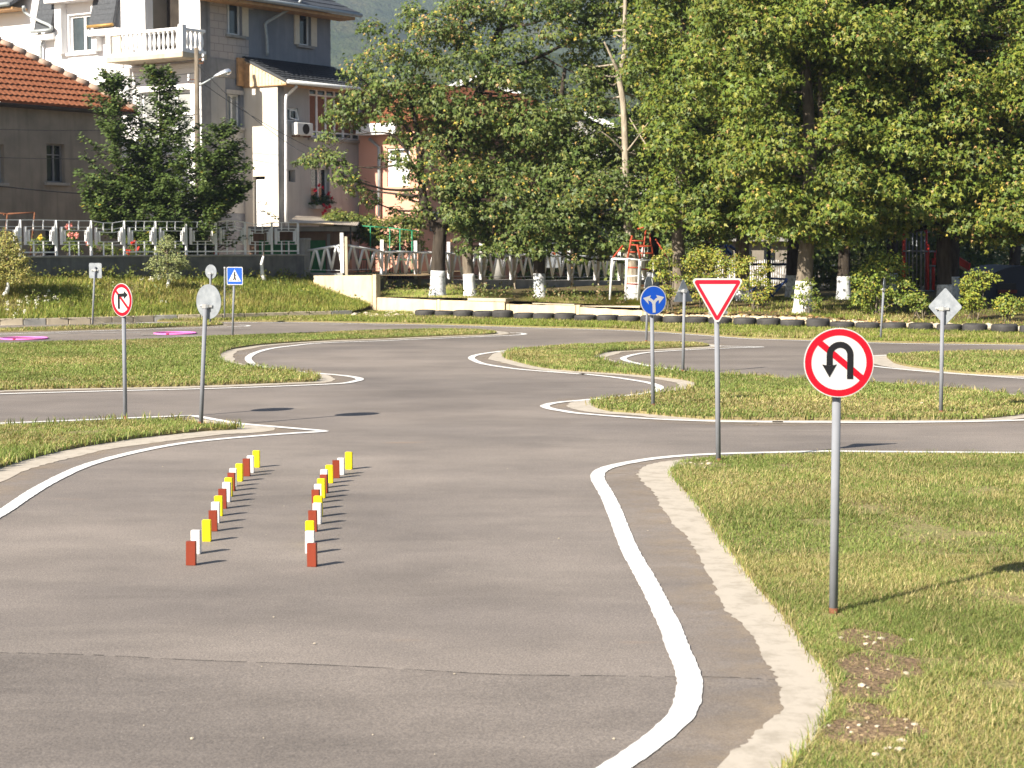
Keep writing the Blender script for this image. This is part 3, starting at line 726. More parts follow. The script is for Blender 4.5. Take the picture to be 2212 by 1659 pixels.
for side, lst in (('left', bl), ('right', br)):
    for i, (a, b) in enumerate(lst):
        x, y = BK(a, b); p = G(x, y)
        o = bpy.data.objects.new('wooden_block', blk_me[i % 3]); COL.objects.link(o)
        o.location = (p.x, p.y+.015, .0024); o.rotation_euler = (R(random.uniform(-.8,.8)), R(random.uniform(-1.2,1.2)), R(random.uniform(-16, 5)))
        sc = random.uniform(.97, 1.03); o.scale = (sc*1.06, 1, sc)
        j = i//3; near = ['nearest','second nearest','middle','second farthest','farthest'][j]
        tag(o, f'small upright {names[i%3]} block, the {near} {names[i%3]} one of the {side}-hand row', 'block', f'{side}-hand row of coloured blocks')
def hoop(x, y, rad, label):
    p = G(x, y); mb = MB(); n = 48
    mb.tube([p+Vector((rad*math.cos(2*math.pi*k/n), rad*math.sin(2*math.pi*k/n), .017)) for k in range(n)]+[p+Vector((rad, 0, .017))], .016, 8, False)
    t = thing('hula_hoop', (p.x, p.y, 0), label, 'hoop', 'pink hoops on the far road')
    mb.build('ring', MAT['pink'], t, True)
    a = R(-100); q = p+Vector((rad*math.cos(a), rad*math.sin(a), .017)); d = Vector((-math.sin(a), math.cos(a), 0))*.03
    MB().tube([q-d, q+d], .019, 8).build('joint', M_plain('hoop_joint', (.35,.02,.10), .4), t, True)
hoop(52.5, 732.5, .47, 'pink plastic hoop lying at the left edge of the far road')
hoop(378.4, 721.3, .45, 'pink plastic hoop lying on the far road behind the grey backs of signs')

# ================================================================== ROAD SIGNS
def rpoly(c, r, n=6):
    out = []; m = len(c)
    for i in range(m):
        p = Vector((*c[i], 0)); a = (Vector((*c[i-1], 0))-p).normalized(); b = (Vector((*c[(i+1) % m], 0))-p).normalized()
        half = math.acos(max(-1, min(1, a.dot(b))))/2; d = r/math.tan(half); ce = p+(a+b).normalized()*(r/math.sin(half))
        s = p+a*d-ce; e = p+b*d-ce; a0 = math.atan2(s.y, s.x); a1 = math.atan2(e.y, e.x)
        da = (a1-a0+math.pi) % (2*math.pi)-math.pi
        out += [(ce.x+r*math.cos(a0+da*k/n), ce.y+r*math.sin(a0+da*k/n)) for k in range(n+1)]
    return out
def circ(r, n=56, cx=0, cy=0): return [(cx+r*math.cos(2*math.pi*k/n), cy+r*math.sin(2*math.pi*k/n)) for k in range(n)]
def band(pts, wd):
    P = [Vector((*p, 0)) for p in pts]; L = []; Rr = []
    for i, p in enumerate(P):
        t = (P[min(i+1, len(P)-1)]-P[max(i-1, 0)]).normalized(); nn = Vector((-t.y, t.x, 0)); L.append(p+nn*wd/2); Rr.append(p-nn*wd/2)
    return [(v.x, v.y) for v in L]+[(v.x, v.y) for v in reversed(Rr)]
class Plate:
    def __init__(s, root, c, yaw, size):
        s.root = root; s.c = Vector(c); s.size = size
        s.r = Vector((math.cos(yaw), math.sin(yaw), 0)); s.n = Vector((math.sin(yaw), -math.cos(yaw), 0))
    def P(s, a, b, o): return s.c+s.r*a*s.size+Vector((0,0,1))*b*s.size+s.n*o
    def flat(s, name, pts, mat, o, parent=None):
        mb = MB(); mb.add([s.P(a, b, o) for a, b in pts], [tuple(range(len(pts)))]); return mb.build(name, mat, parent or s.root)
    def solid(s, name, pts, mat, o0, o1, parent=None):
        mb = MB(); mb.prism([s.P(a, b, o0) for a, b in pts], s.n*(o1-o0)); return mb.build(name, mat, parent or s.root)
    def ring(s, name, r0, r1, mat, o, parent=None, n=64):
        mb = MB(); mb.add([s.P(r*math.cos(2*math.pi*k/n), r*math.sin(2*math.pi*k/n), o) for r in (r0, r1) for k in range(n)], [(k, (k+1) % n, (k+1) % n+n, k+n) for k in range(n)])
        return mb.build(name, mat, parent or s.root)
def sign(base, post_top, center, yaw, size, label, gap=.035, post_r=.023):
    b = G(*base); t = A(post_top[0], post_top[1], b.y)
    root = thing('road_sign', (b.x, b.y, .03), label, 'road sign', 'small road signs of the training ground')
    mb = MB(); mb.tube([Vector((b.x, b.y, -.02)), t], post_r, 14); mb.build('post', MAT['post'], root, True)
    MB().tube([Vector((b.x, b.y, .0)), Vector((b.x, b.y, .05))+(t-b)*.01], post_r*1.04, 14).build('rusty_foot', MAT['rust'], root, True)
    c = A(center[0], center[1], b.y); n = Vector((math.sin(yaw), -math.cos(yaw), 0))
    # exact: slide centre onto a spot in front of the post
    c = A(center[0], center[1], b.y+n.y*(post_r+gap))
    pl = Plate(root, c, yaw, size)
    # clamp: two brackets between plate and post
    h = Vector((0,0,1))
    pt = Vector((t.x, t.y, 0)); zc = min(c.z+.01, t.z-.03)
    cl = MB(); pc = Vector((lerp(b.x, t.x, 1), t.y, zc))
    cl.box(pc, (post_r*2.6, post_r*2.5, .05), pl.r, pl.n); cl.box(pc+pl.r*.05+pl.n*post_r, (.09, .012, .032), pl.r, pl.n); cl.box(pc-pl.r*.05+pl.n*post_r, (.05, .012, .032), pl.r, pl.n)
    cl.build('clamp', MAT['chrome'], root, bevel=.003)
    MB().tube([pc+pl.r*.085+pl.n*(post_r-.03), pc+pl.r*.085+pl.n*(post_r+.02)], .009, 6).build('bolt', MAT['chrome'], root)
    return root, pl
# 1 no U-turn
root, p = sign((1800,1338), (1808,800), (1812,783.5), R(-3), .1815, 'large no U-turn sign, red ring with black hooked arrow, on near right lawn')
q = p.solid('plate', circ(1), MAT['signw'], -.006, .0)
p.ring('red_ring', .785, .972, MAT['red'], .0016, q)
def n64(a, b): return ((a-1028)/640, (810-b)/640)
p.flat('red_bar', band([n64(640,415), n64(1465,1105)], .185), MAT['red'], .0012, q)
U = [n64(1235,1110), n64(1235,665)]+[n64(1046+188*math.cos(R(a)), 665-188*math.sin(R(a))) for a in range(10, 175, 11)]+[n64(858,665), n64(858,860)]
p.flat('hooked_arrow', band(U, .178), MAT['black'], .0028, q)
p.flat('arrow_head', [n64(720,842), n64(858,868), n64(990,838), n64(858,1082)], MAT['black'], .0030, q)
# 2 give way
root, p = sign((1552,1005), (1548,668), (1549.5,646), R(2), .2115, 'give way sign, white triangle with red border pointing down, at the junction')
tri = [(-1.0,.86), (1.0,.86), (0,-.90)]
tri = [(-1.02,.87), (1.02,.87), (0,-.93)]
q = p.solid('plate', rpoly([(-1.13,.87), (1.13,.87), (0,-1.10)], .13), MAT['signw'], -.006, 0)
p.flat('red_triangle', rpoly([(-1.03,.80), (1.03,.80), (0,-.985)], .10), MAT['red_y'], .0014, q)
p.flat('white_triangle', [(-.775,.625), (.775,.625), (0,-.70)], MAT['signw'], .0028, q)
# 3 keep left or right
root, p = sign((1411,883), (1408,660), (1411.5,649), R(24), .175, 'round blue sign with white arrows forking left and right')
q = p.solid('plate', circ(1), MAT['signw'], -.006, 0)
p.flat('blue_disc', circ(.945), MAT['blue'], .0014, q)
p.flat('left_arrow', [(-.81,.165), (-.20,.35), (-.30,.13), (-.42,-.0), (-.35,-.27)], MAT['signw'], .0026, q)
p.flat('left_arrow_arm', band([(-.36,.08), (-.22,.05), (-.08,-.06), (.0,-.2)], .20), MAT['signw'], .0027, q)
p.flat('right_arrow', [(.83,.22), (.19,.37), (.32,.15), (.42,.02), (.42,-.23)], MAT['signw'], .0026, q)
p.flat('right_arrow_arm', band([(.38,.10), (.24,.07), (.12,-.05), (.05,-.2)], .20), MAT['signw'], .0028, q)
p.flat('arrow_stem', band([(.0,-.05), (.03,-.25), (.055,-.83)], .23), MAT['signw'], .0029, q)
# 4 no right turn
root, p = sign((271,910), (267,665), (263,648), R(-41), .185, 'no right turn sign, red ring with bent black arrow, turned aside on its post')
q = p.solid('plate', circ(1), MAT['signw'], -.006, 0)
p.ring('red_ring', .755, .965, MAT['red'], .0016, q)
p.flat('red_bar', band([(-.62,.58), (.68,-.55)], .17), MAT['red'], .0012, q)
p.flat('arrow_stem', band([(-.28,-.54), (-.28,.34)], .20), MAT['black'], .0026, q)
p.flat('arrow_arm', band([(-.38,.27), (.28,.31)], .20), MAT['black'], .0028, q)
p.flat('arrow_head', [(.22,.56), (.60,.32), (.22,.06)], MAT['black'], .0030, q)
# 5 pedestrian crossing
root, p = sign((502,730), (506,600), (507,596), R(-17), .182, 'square blue pedestrian crossing sign with walker in white triangle')
q = p.solid('plate', rpoly([(-1,-1.02), (1,-1.02), (1,1.02), (-1,1.02)], .15), MAT['signw'], -.006, 0)
p.flat('blue_field', rpoly([(-.92,-.94), (.92,-.94), (.92,.94), (-.92,.94)], .11), MAT['blue'], .0014, q)
p.flat('white_triangle', [(-.80,-.64), (.80,-.64), (0,.76)], MAT['signw'], .0026, q)
w_ = q
p.flat('walker_head', circ(.10, 14, 0, .37), MAT['black'], .0036, w_)
p.flat('walker_body', band([(0,.28), (0,-.12)], .17), MAT['black'], .0038, w_)
p.flat('walker_arm', band([(-.14,.16), (0,.12), (.14,.02)], .09), MAT['black'], .0039, w_)
p.flat('walker_leg', band([(-.01,-.1), (-.08,-.32), (-.17,-.5)], .12), MAT['black'], .0040, w_)
p.flat('walker_leg', band([(.01,-.1), (.08,-.3), (.13,-.52)], .12), MAT['black'], .0041, w_)
p.flat('stripe', [(-.58,-.56), (-.46,-.56), (-.28,-.40), (-.36,-.40)], MAT['black'], .0037, w_)
p.flat('stripe', [(.58,-.56), (.46,-.56), (.28,-.40), (.36,-.40)], MAT['black'], .0037, w_)
# signs seen from behind: yaw points the printed face away from the camera
def back(base, top, center, yaw, size, shape, label, face):
    root, p = sign(base, top, center, yaw, size, label, gap=.012)
    q = p.solid('plate', shape, MAT['galv'], .0, .006)
    p.flat('printed_face', [(a*.93, b*.93) for a, b in shape], MAT[face], .0075, q); return root
back((433.5,923), (444,655), (450.5,651.5), R(144), .186, circ(1), 'round grey sign back on the tall leaning post near left', 'signw')
back((454,701.5), (454.5,588), (455.5,587), R(150), .172, circ(1), 'small round sign seen from behind, farther off beyond the leaning one', 'signw')
back((199.4,707.8), (205,576), (206,584.5), R(172), .163, rpoly([(-.93,-1.08), (.93,-1.08), (.93,1.08), (-.93,1.08)], .16), 'square grey sign back on a thin post before the fence wall', 'blue')
back((1475,807.5), (1478.5,624), (1476,630), R(-146), .19, rpoly([(-1,-.80), (1,-.80), (0,1.08)], .09), 'triangular grey sign back left of the give way sign', 'signw')
back((1396,741.4), (1399,617), (1401,617), R(-118), .182, circ(1), 'round grey sign back peeping out above the blue sign', 'signw')
back((1902,736), (1909,622), (1910.5,615), R(-110), .132, circ(1), 'narrow turned round sign on thin post before the big bush', 'red')
back((2032.5,898), (2036,661), (2041.5,662.5), R(137), .221, rpoly([(0,-1), (1,0), (0,1), (-1,0)], .10), 'diamond shaped silver sign back on the right lawn', 'signw')
b = G(485.4, 692.7); t = A(485.6, 581, b.y)
root = thing('bare_post', (b.x, b.y, .03), 'thin bare grey post with white cap left of the crossing sign', 'post')
MB().tube([Vector((b.x, b.y, 0)), t], .021, 12).build('shaft', MAT['post'], root, True)
MB().tube([t, t+Vector((0,0,.05))], .026, 12).build('cap', MAT['signw'], root, True)
# ================================================================== HOUSES
th = R(35)
D1 = Vector((-math.cos(th), math.sin(th), 0)); N1 = Vector((-math.sin(th), -math.cos(th), 0))   # sunlit faces, running left
D2 = Vector((math.sin(th), math.cos(th), 0)); N2 = Vector((math.cos(th), -math.sin(th), 0))     # shaded faces, running right/back
UP = Vector((0,0,1))
class Face:
    """a wall plane: origin P (z=0), direction D, outward normal N"""
    def __init__(s, P, D, N, root): s.P = Vector((P.x, P.y, 0)); s.D = D; s.N = N; s.root = root
    def uz(s, x, y, out=0.0):
        p = onplane(x, y, s.P+s.N*out, s.N); return (p-s.P).dot(s.D), p.z
    def pt(s, u, z, out=0.0): return s.P+s.D*u+UP*z+s.N*out
    def rect(s, x0, y0, x1, y1, out=0.0):   # photo px rectangle -> u0,u1,z0,z1
        ym = (y0+y1)/2; xm = (x0+x1)/2
        ua = s.uz(x0, ym, out)[0]; ub = s.uz(x1, ym, out)[0]; za = s.uz(xm, y1, out)[1]; zb = s.uz(xm, y0, out)[1]
        return min(ua, ub), max(ua, ub), za, zb
    def box(s, mb, u0, u1, z0, z1, o0, o1):
        mb.box(s.pt((u0+u1)/2, (z0+z1)/2, (o0+o1)/2), (abs(u1-u0), abs(o1-o0), abs(z1-z0)), s.D, s.N, UP); return mb
    def part(s, name, u0, u1, z0, z1, o0, o1, mat, parent=None, bevel=0):
        return s.box(MB(), u0, u1, z0, z1, o0, o1).build(name, mat, parent or s.root, bevel=bevel)
    def wall(s, name, u0, u1, z0, z1, holes, mat, depth=.22, parent=None):
        us = sorted({u0, u1, *[h[0] for h in holes], *[h[1] for h in holes]}); zs = sorted({z0, z1, *[h[2] for h in holes], *[h[3] for h in holes]})
        us = [u for u in us if u0 <= u <= u1]; zs = [z for z in zs if z0 <= z <= z1]; mb = MB()
        for i in range(len(us)-1):
            for j in range(len(zs)-1):
                um, zm = (us[i]+us[i+1])/2, (zs[j]+zs[j+1])/2
                if any(h[0] < um < h[1] and h[2] < zm < h[3] for h in holes): continue
                mb.quad(s.pt(us[i], zs[j]), s.pt(us[i+1], zs[j]), s.pt(us[i+1], zs[j+1]), s.pt(us[i], zs[j+1]))
        for a, b, c, d in holes:
            for (ua, za), (ub, zb) in (((a,c),(b,c)), ((b,c),(b,d)), ((b,d),(a,d)), ((a,d),(a,c))):
                mb.quad(s.pt(ua, za), s.pt(ub, zb), s.pt(ub, zb, -depth), s.pt(ua, za, -depth))
        return mb.build(name, mat, parent or s.root)
    def window(s, h, mullions=(.5,), transoms=(), frame=MAT['white'], pane=MAT['glass'], inset=.12, fw=.055, sill=None, jamb=None, parent=None):
        a, b, c, d = h
        w_ = MB(); s.box(w_, a, b, c, d, -inset-.05, -inset-.045); wo = w_.build('window', pane, parent or s.root)
        fr = MB()
        s.box(fr, a, a+fw, c, d, -inset-.04, -inset); s.box(fr, b-fw, b, c, d, -inset-.04, -inset)
        s.box(fr, a+fw, b-fw, c, c+fw, -inset-.04, -inset); s.box(fr, a+fw, b-fw, d-fw, d, -inset-.04, -inset)
        for m in mullions: s.box(fr, lerp(a, b, m)-fw*.6, lerp(a, b, m)+fw*.6, c+fw, d-fw, -inset-.038, -inset+.004)
        for m in transoms: s.box(fr, a+fw, b-fw, lerp(c, d, m)-fw*.4, lerp(c, d, m)+fw*.4, -inset-.036, -inset+.002)
        fr.build('frame', frame, wo)
        if sill: s.part('sill', a-.1, b+.1, c-.09, c-.005, -inset+.01, .10, sill, wo)
        if jamb: s.part('jamb', b+.003, b+.30, c, d, .004, .016, jamb, wo)
        return wo
# ------------------------------------------------------------------ white and grey house
C0 = Vector(((440-1106)/4000*60, 60, 0))
hw = thing('tall_house', (C0.x, C0.y, 1.0), 'tall half-finished house, white side with balcony and bare grey side', 'house')
FL = Face(C0, D1, N1, hw); FR = Face(C0, D2, N2, hw)
door = FL.rect(318, -60, 387, 120)
dwin = FL.rect(149, 31, 207, 113)
low = FL.rect(300, 196, 412, 330)
FL.wall('white_wall', 0, 13.5, .8, 13.0, [door, dwin, low], MAT['wwhite'], .25)
FL.part('door_recess', door[0], door[1], door[2], door[3], -.9, -.88, MAT['dark'])
u0, u1, z0, z1 = door
MB().quad(FL.pt(u1-.01, z0, -.25), FL.pt(u1-.01, z1, -.25), FL.pt(u1-.01, z1, -.9), FL.pt(u1-.01, z0, -.9)).build('door_jamb', MAT['stucco'], hw)
FL.window(dwin, (.47,), (), MAT['white'], MAT['glass'], .10, .08, MAT['white'])
FL.window(low, (.33, .67), (.62,), MAT['white'], MAT['curtain'], .16, .09, MAT['white'])
# dormer cheeks and head round the window
a, b, c, d = dwin
du = .07
FL.part('dormer_cheek', b+.10, b+.42, c-.02, d+1.2, .003, .26, MAT['wwhite']); FL.part('dormer_cheek', a-.30, a-.06, c-.02, d+.2, .003, .26, MAT['wwhite'])
FL.part('dormer_head', a-.35, b+.6, d+.40, d+1.1, .004, .55, MAT['wwhite'])
# slate mansard panels beside the dormer: tilted slabs
def slate(x0, x1, ytop, ybot, name='slate_panel'):
    ua = FL.uz(x0, ybot)[0]; ub = FL.uz(x1, ybot)[0]; zb = FL.uz((x0+x1)/2, ybot)[1]; zt = zb+1.6
    mb = MB(); mb.prism([FL.pt(ua, zb, .42), FL.pt(ub, zb, .42), FL.pt(ub, zt, .02), FL.pt(ua, zt, .02)], FL.N*-.08+UP*-.03)
    po = mb.build(name, MAT['slate'], hw)
    for k in range(9):
        f = k/9; o = lerp(.42, .02, f)
        m2 = MB(); m2.prism([FL.pt(ua, lerp(zb, zt, f), o+.012), FL.pt(ub, lerp(zb, zt, f), o+.012), FL.pt(ub, lerp(zb, zt, f)+.19, o-.044), FL.pt(ua, lerp(zb, zt, f)+.19, o-.044)], FL.N*.012)
        m2.build('slate_course', MAT['slate'], po)
    return ua, ub, zb
ua, ub, zb = slate(94, 130, 0, 68)
MB().tube([FL.pt(ua+.1, zb-.02, .46), FL.pt(ub-.05, zb-.02, .46)], .06, 8).build('gutter', MAT['zinc'], hw, True)
FL.part('cornice', ub-.05, ua+.1, zb-.30, zb-.10, .003, .38, MAT['wwhite'])
ua2, ub2, zb2 = slate(213, 264, 0, 57)
MB().tube([FL.pt(ua2+.05, zb2-.02, .46), FL.pt(ub2-.03, zb2-.02, .46)], .055, 8).build('gutter', MAT['brass'], hw, True)
FL.part('cornice', ub2-.1, ua2+.1, zb2-.32, zb2-.10, .004, .40, MAT['wwhite'])
# roof corner with gutter at far left
uL = FL.uz(57, 14)[0]; zL = FL.uz(30, 14)[1]
mb = MB(); mb.prism([FL.pt(uL, zL, .75), FL.pt(uL+3.5, zL, .75), FL.pt(uL+3.5, zL+1.3, -1.0), FL.pt(uL-.9, zL+1.3, -1.0)], UP*-.12); mb.build('roof_slab', MAT['slate'], hw)
MB().tube([FL.pt(uL-.02, zL-.04, .80), FL.pt(uL+3.5, zL-.04, .80)], .07, 8).build('gutter', MAT['zinc'], hw, True)
FL.part('soffit', uL-.1, uL+3.5, zL-.20, zL-.13, .05, .70, MAT['wood'])
pp = [HW(345,95), HW(370,185), HW(560,300), HW(735,380), HW(755,440)]
MB().tube(smooth_line([FL.pt(*FL.uz(x, y, o), o) for (x, y), o in zip(pp, (.75,.62,.5,.48,.46))], 4), .055, 8).build('downpipe', MAT['zinc'], hw, True)
pp = [HW(655,485), HW(640,580), HW(602,680), HW(600,780), HW(600,920), HW(600,1500)]
MB().tube(smooth_line([FL.pt(*FL.uz(x, y, .14), .14 if i else .4) for i, (x, y) in enumerate(pp)], 4), .055, 8).build('downpipe', MAT['zinc'], hw, True)
pp = [HB(345,815), HB(350,900), HB(420,1000), HB(450,1060), HB(450,1400)]
MB().tube(smooth_line([FL.pt(*FL.uz(x, y, .12), .12) for x, y in pp], 4), .05, 8).build('downpipe', MAT['offwhite'], hw, True)
# pale pilaster strips and ledges
FL.part('pilaster', *FL.rect(266, -40, 318, 110)[:2], FL.rect(266,-40,318,118)[2], 13, .004, .10, MAT['wwhite'])
for r_ in ((270,148,286,300), (286,142,432,150)):
    a_, b_, c_, d_ = FL.rect(*r_); FL.part('trim', a_, b_, c_, d_, .004, .12, MAT['wwhite'])
a_, b_, c_, d_ = FL.rect(96, 181, 262, 187); FL.part('ledge', a_, b_, c_, d_, .003, .22, MAT['wwhite'])
# balcony
OUT = 1.1
zs0 = FL.uz(396, 123, OUT)[1]; uA = FL.uz(394, 118, OUT)[0]; uB = FL.uz(229, 128, OUT)[0]
bal = FL.part('balcony', uA, uB, zs0, zs0+.17, .0, OUT, MAT['conc'], None, .02)
FL.part('kerb', uA+.02, uB-.02, zs0+.171, zs0+.26, OUT-.14, OUT-.02, MAT['white'], bal)
zr = zs0+.86
FL.part('handrail', uA+.10, uB-.02, zr, zr+.09, OUT-.17, OUT-.01, MAT['white'], bal, .01)
FL.part('handrail', uA+.03, uA+.15, zr-.01, zr+.08, .02, OUT-.2, MAT['white'], bal, .01)
for uu in (uA+.09, uB-.10): FL.part('pier', uu-.10, uu+.10, zs0+.172, zr+.17, OUT-.19, OUT+.005, MAT['white'], bal, .01)
FL.part('panel', uB-.62, uB-.25, zs0+.262, zr-.002, OUT-.12, OUT-.06, MAT['cream'], bal)
prof = [(.055,0), (.055,.04), (.035,.06), (.03,.09), (.05,.15), (.062,.24), (.05,.36), (.033,.47), (.03,.52), (.055,.545), (.055,.595)]
bm_ = MB().lathe((0,0,0), prof, 10).build('baluster', MAT['white'], bal, True); bme = bm_.data
me0 = MB().lathe(parent_world(bal), prof, 10).build('baluster', MAT['white'], bal, True); bme = me0.data
bpy.data.objects.remove(bm_)
ups = [lerp(uA+.30, uB-.72, k/12) for k in range(13)]
places = [FL.pt(u, zs0+.262, OUT-.09) for u in ups]+[FL.pt(uA+.09, zs0+.262, OUT-.36-.2*k) for k in range(4)]
FL.part('kerb', uA+.02, uA+.16, zs0+.171, zs0+.262, .02, OUT-.2, MAT['white'], bal)
pw = parent_world(bal)
for k, P_ in enumerate(places):
    o = me0 if k == 0 else bpy.data.objects.new('baluster', bme)
    if k: COL.objects.link(o); o.parent = bal
    o.location = P_-pw; o.scale = (1, 1, (zr-zs0-.262)/.595)
# grey side
g1 = FR.rect(490, 4, 522.6, 75.5); g2 = FR.rect(644, 29, 671.6, 98); g3 = FR.rect(491, 204, 520, 274.5)
GU = FR.uz(714, 90)[0]
FR.wall('grey_wall', 0, GU, .8, 10.25, [g1, g2, g3], MAT['wgrey'], .26)
MB().quad(FR.pt(GU,.8), FR.pt(GU,10.25), FR.pt(GU,10.25,-8), FR.pt(GU,.8,-8)).build('rear_wall', MAT['wgrey'], hw)
FR.window(g1, (.28,), (), MAT['white'], MAT['glass'], .12, .06, MAT['conc_grey'], MAT['cream'])
FR.window(g2, (.26,), (), MAT['white'], MAT['glass_d'], .12, .06, MAT['conc_grey'], MAT['cream'])
FR.part('jamb', g2[0]-.22, g2[0]-.003, g2[2], g2[3], .004, .07, MAT['cream'])
FR.window(g3, (.5,), (), MAT['white'], MAT['curtain'], .12, .06, MAT['wpale'])
FR.part('lintel', g3[0]-.08, g3[1]+.12, g3[3]+.003, g3[3]+.14, .003, .06, MAT['wpale'])
# bare blockwork patch with its own UVs
a_, b_, c_, d_ = FR.rect(453, -20, 490, 130)
def blockpatch(u0, u1, z0, z1):
    o = FR.part('blockwork', u0, u1, z0, z1, .002, .010, MAT['wblock'])
    uv = o.data.uv_layers.new(name='UVMap')
    base = parent_world(hw)
    for l in o.data.loops:
        p = o.data.vertices[l.vertex_index].co+base; uv.data[l.index].uv = ((p-FR.P).dot(FR.D), p.z)
za = FR.uz(470, 128)[1]
blockpatch(a_, g1[0]-.01, za, 10.2); blockpatch(g1[0]-.008, g1[1]+.30, za, g1[2]-.1); blockpatch(g1[1]+.302, g1[1]+.55, g1[2]+.9, 10.2)
FR.part('corner_column', .0, a_-.01, 1.0, 10.2, .003, .03, MAT['wstain'])
ES = FR.uz(528, 300)[0]; s0_ = ES-.1
zb1 = FR.uz(470, 126)[1]; zb2 = FR.uz(470, 166)[1]
FR.part('floor_band', a_-.012, s0_, zb2, zb1, .004, .035, MAT['wstain'])
# rough pale render below the band
a_, b_, c_, d_ = FR.rect(456, 168, 490, 460)
zt3 = g3[3]
FR.part('render_patch', a_, g3[0]-.09, c_, zb2-.01, .002, .012, MAT['wpale']); FR.part('render_patch', g3[0]-.088, ES, c_, g3[2]-.1, .002, .012, MAT['wpale']); FR.part('render_patch', g3[1]+.13, ES, g3[2]-.098, zb2-.012, .002, .012, MAT['wpale'])
# main roof over the grey side
zE = FR.uz(585, 1, .7)[1]
mb = MB(); mb.prism([FR.pt(-.7, zE, .75), FR.pt((GU+.67), zE, .75), FR.pt((GU-.7), zE+2.1, -3.6), FR.pt(.6, zE+2.1, -3.6)], UP*-.10); rf = mb.build('roof', MAT['slate'], hw)
for k in range(10):
    f = k/10; f2 = (k+1)/10
    P0_ = [FR.pt(lerp(-.7,.6,f), zE+2.1*f+.03, lerp(.78,-3.6,f)), FR.pt(lerp((GU+.67),(GU-.7),f), zE+2.1*f+.03, lerp(.78,-3.6,f)), FR.pt(lerp((GU+.67),(GU-.7),f2), zE+2.1*f2+.005, lerp(.78,-3.6,f2)), FR.pt(lerp(-.7,.6,f2), zE+2.1*f2+.005, lerp(.78,-3.6,f2))]
    MB().prism(P0_, UP*.02).build('slate_course', MAT['slate'], rf)
MB().tube([FR.pt(-.75, zE-.05, .80), FR.pt(GU+.72, zE-.05, .80)], .075, 8).build('gutter', MAT['zinc'], hw, True)
FR.part('soffit', -.6, GU+.5, zE-.22, zE-.12, .0, .70, MAT['wood'])
pp = [R2(1240,0), R2(1220,60), R2(1080,180), R2(1000,250), R2(995,300), R2(1010,450), R2(1015,610)]
MB().tube(smooth_line([FR.pt(*FR.uz(x, y, .14), o) for (x, y), o in zip(pp, (.75,.6,.3,.14,.12,.12,.12))], 4), .055, 8).build('downpipe', MAT['zinc'], hw, True)
# ------------------------------------------------------------------ extension under the lean-to roof
ex0 = FR.pt(FR.uz(528, 300)[0], 0); ES = FR.uz(528, 300)[0]
ET = (lambda P_: (P_-ex0).dot(N2))(onplane(600, 300, ex0, N1))
FE = Face(ex0, N2, N1, hw)            # narrow sunlit face (u runs outwards)
FX = Face(ex0+N2*ET, D2, N2, hw)      # long shaded face
zEx = FE.uz(590, 184)[1]
dr = FE.rect(547, 381, 573, 520); dr = (max(.02, dr[0]), dr[1], 1.0, dr[3])
FE.wall('pale_wall', 0, ET, .8, zEx, [dr], MAT['wcream'], .15)
FE.part('white_door', dr[0]+.08, dr[1], dr[2], dr[3]-.1, -.12, -.08, MAT['white'])
wv = FX.rect(668, 194.5, 779, 300); wt = FX.rect(620.7, 233, 644.5, 262); w1 = FX.rect(623.6, 366.8, 638, 393); w2 = FX.rect(671.6, 363, 712, 443); w3 = FX.rect(733, 371, 747, 395)
XU = FX.uz(781, 300)[0]
FX.wall('pale_grey_wall', 0, XU, .8, zEx, [wv, wt, w1, w2, w3], MAT['wpale'], .2)
FX.part('corner_shade_strip', -.003, .30, 1.0, zEx-.01, .003, .02, MAT['wstain'])  # darker strip puts the shade beside the corner into the wall colour
MB().quad(FX.pt(XU,.8), FX.pt(XU,zEx), FX.pt(XU,zEx,-ET), FX.pt(XU,.8,-ET)).build('end_wall', MAT['wpale'], hw)
wo = FX.window(wv, (.16,.33,.5,.67,.84), (.12,.86), MAT['white'], MAT['glass'], .04, .06, MAT['conc_grey'])
for k in range(6): FX.part('blind', lerp(wv[0], wv[1], (.02,.17,.34,.51,.68,.85)[k])+.04, lerp(wv[0], wv[1], (.15,.32,.49,.66,.83,.98)[k])-.02, lerp(wv[2], wv[3], .14), lerp(wv[2], wv[3], .85), -.076, -.070, MAT['blind'], wo)
FX.window(wt, (), (), MAT['white'], MAT['glass_d'], .06, .05)
mb = MB(); a_, b_, c_, d_ = wt
for (ua, za_), (ub_, zb_) in (((a_+.08,c_+.1),(b_-.05,c_+.04)), ((b_-.05,c_+.04),(b_-.14,d_-.1)), ((b_-.14,d_-.1),(a_+.08,d_-.08)), ((a_+.08,d_-.08),(a_+.08,c_+.1))): mb.bar(FX.pt(ua, za_, .05), FX.pt(ub_, zb_, .05), .035)
mb.build('open_casement', MAT['white'], hw)
FX.window(w1, (), (), MAT['wpale'], MAT['glass_d'], .17, .02); FX.window(w2, (.55,), (), MAT['offwhite'], MAT['glass_d'], .14, .05, MAT['wpale']); FX.window(w3, (), (), MAT['offwhite'], MAT['glass_d'], .14, .03)
a_, b_, c_, d_ = FX.rect(671, 443, 727, 448); FX.part('window_ledge', a_, b_, c_-.05, d_, .003, .25, MAT['wpale'])
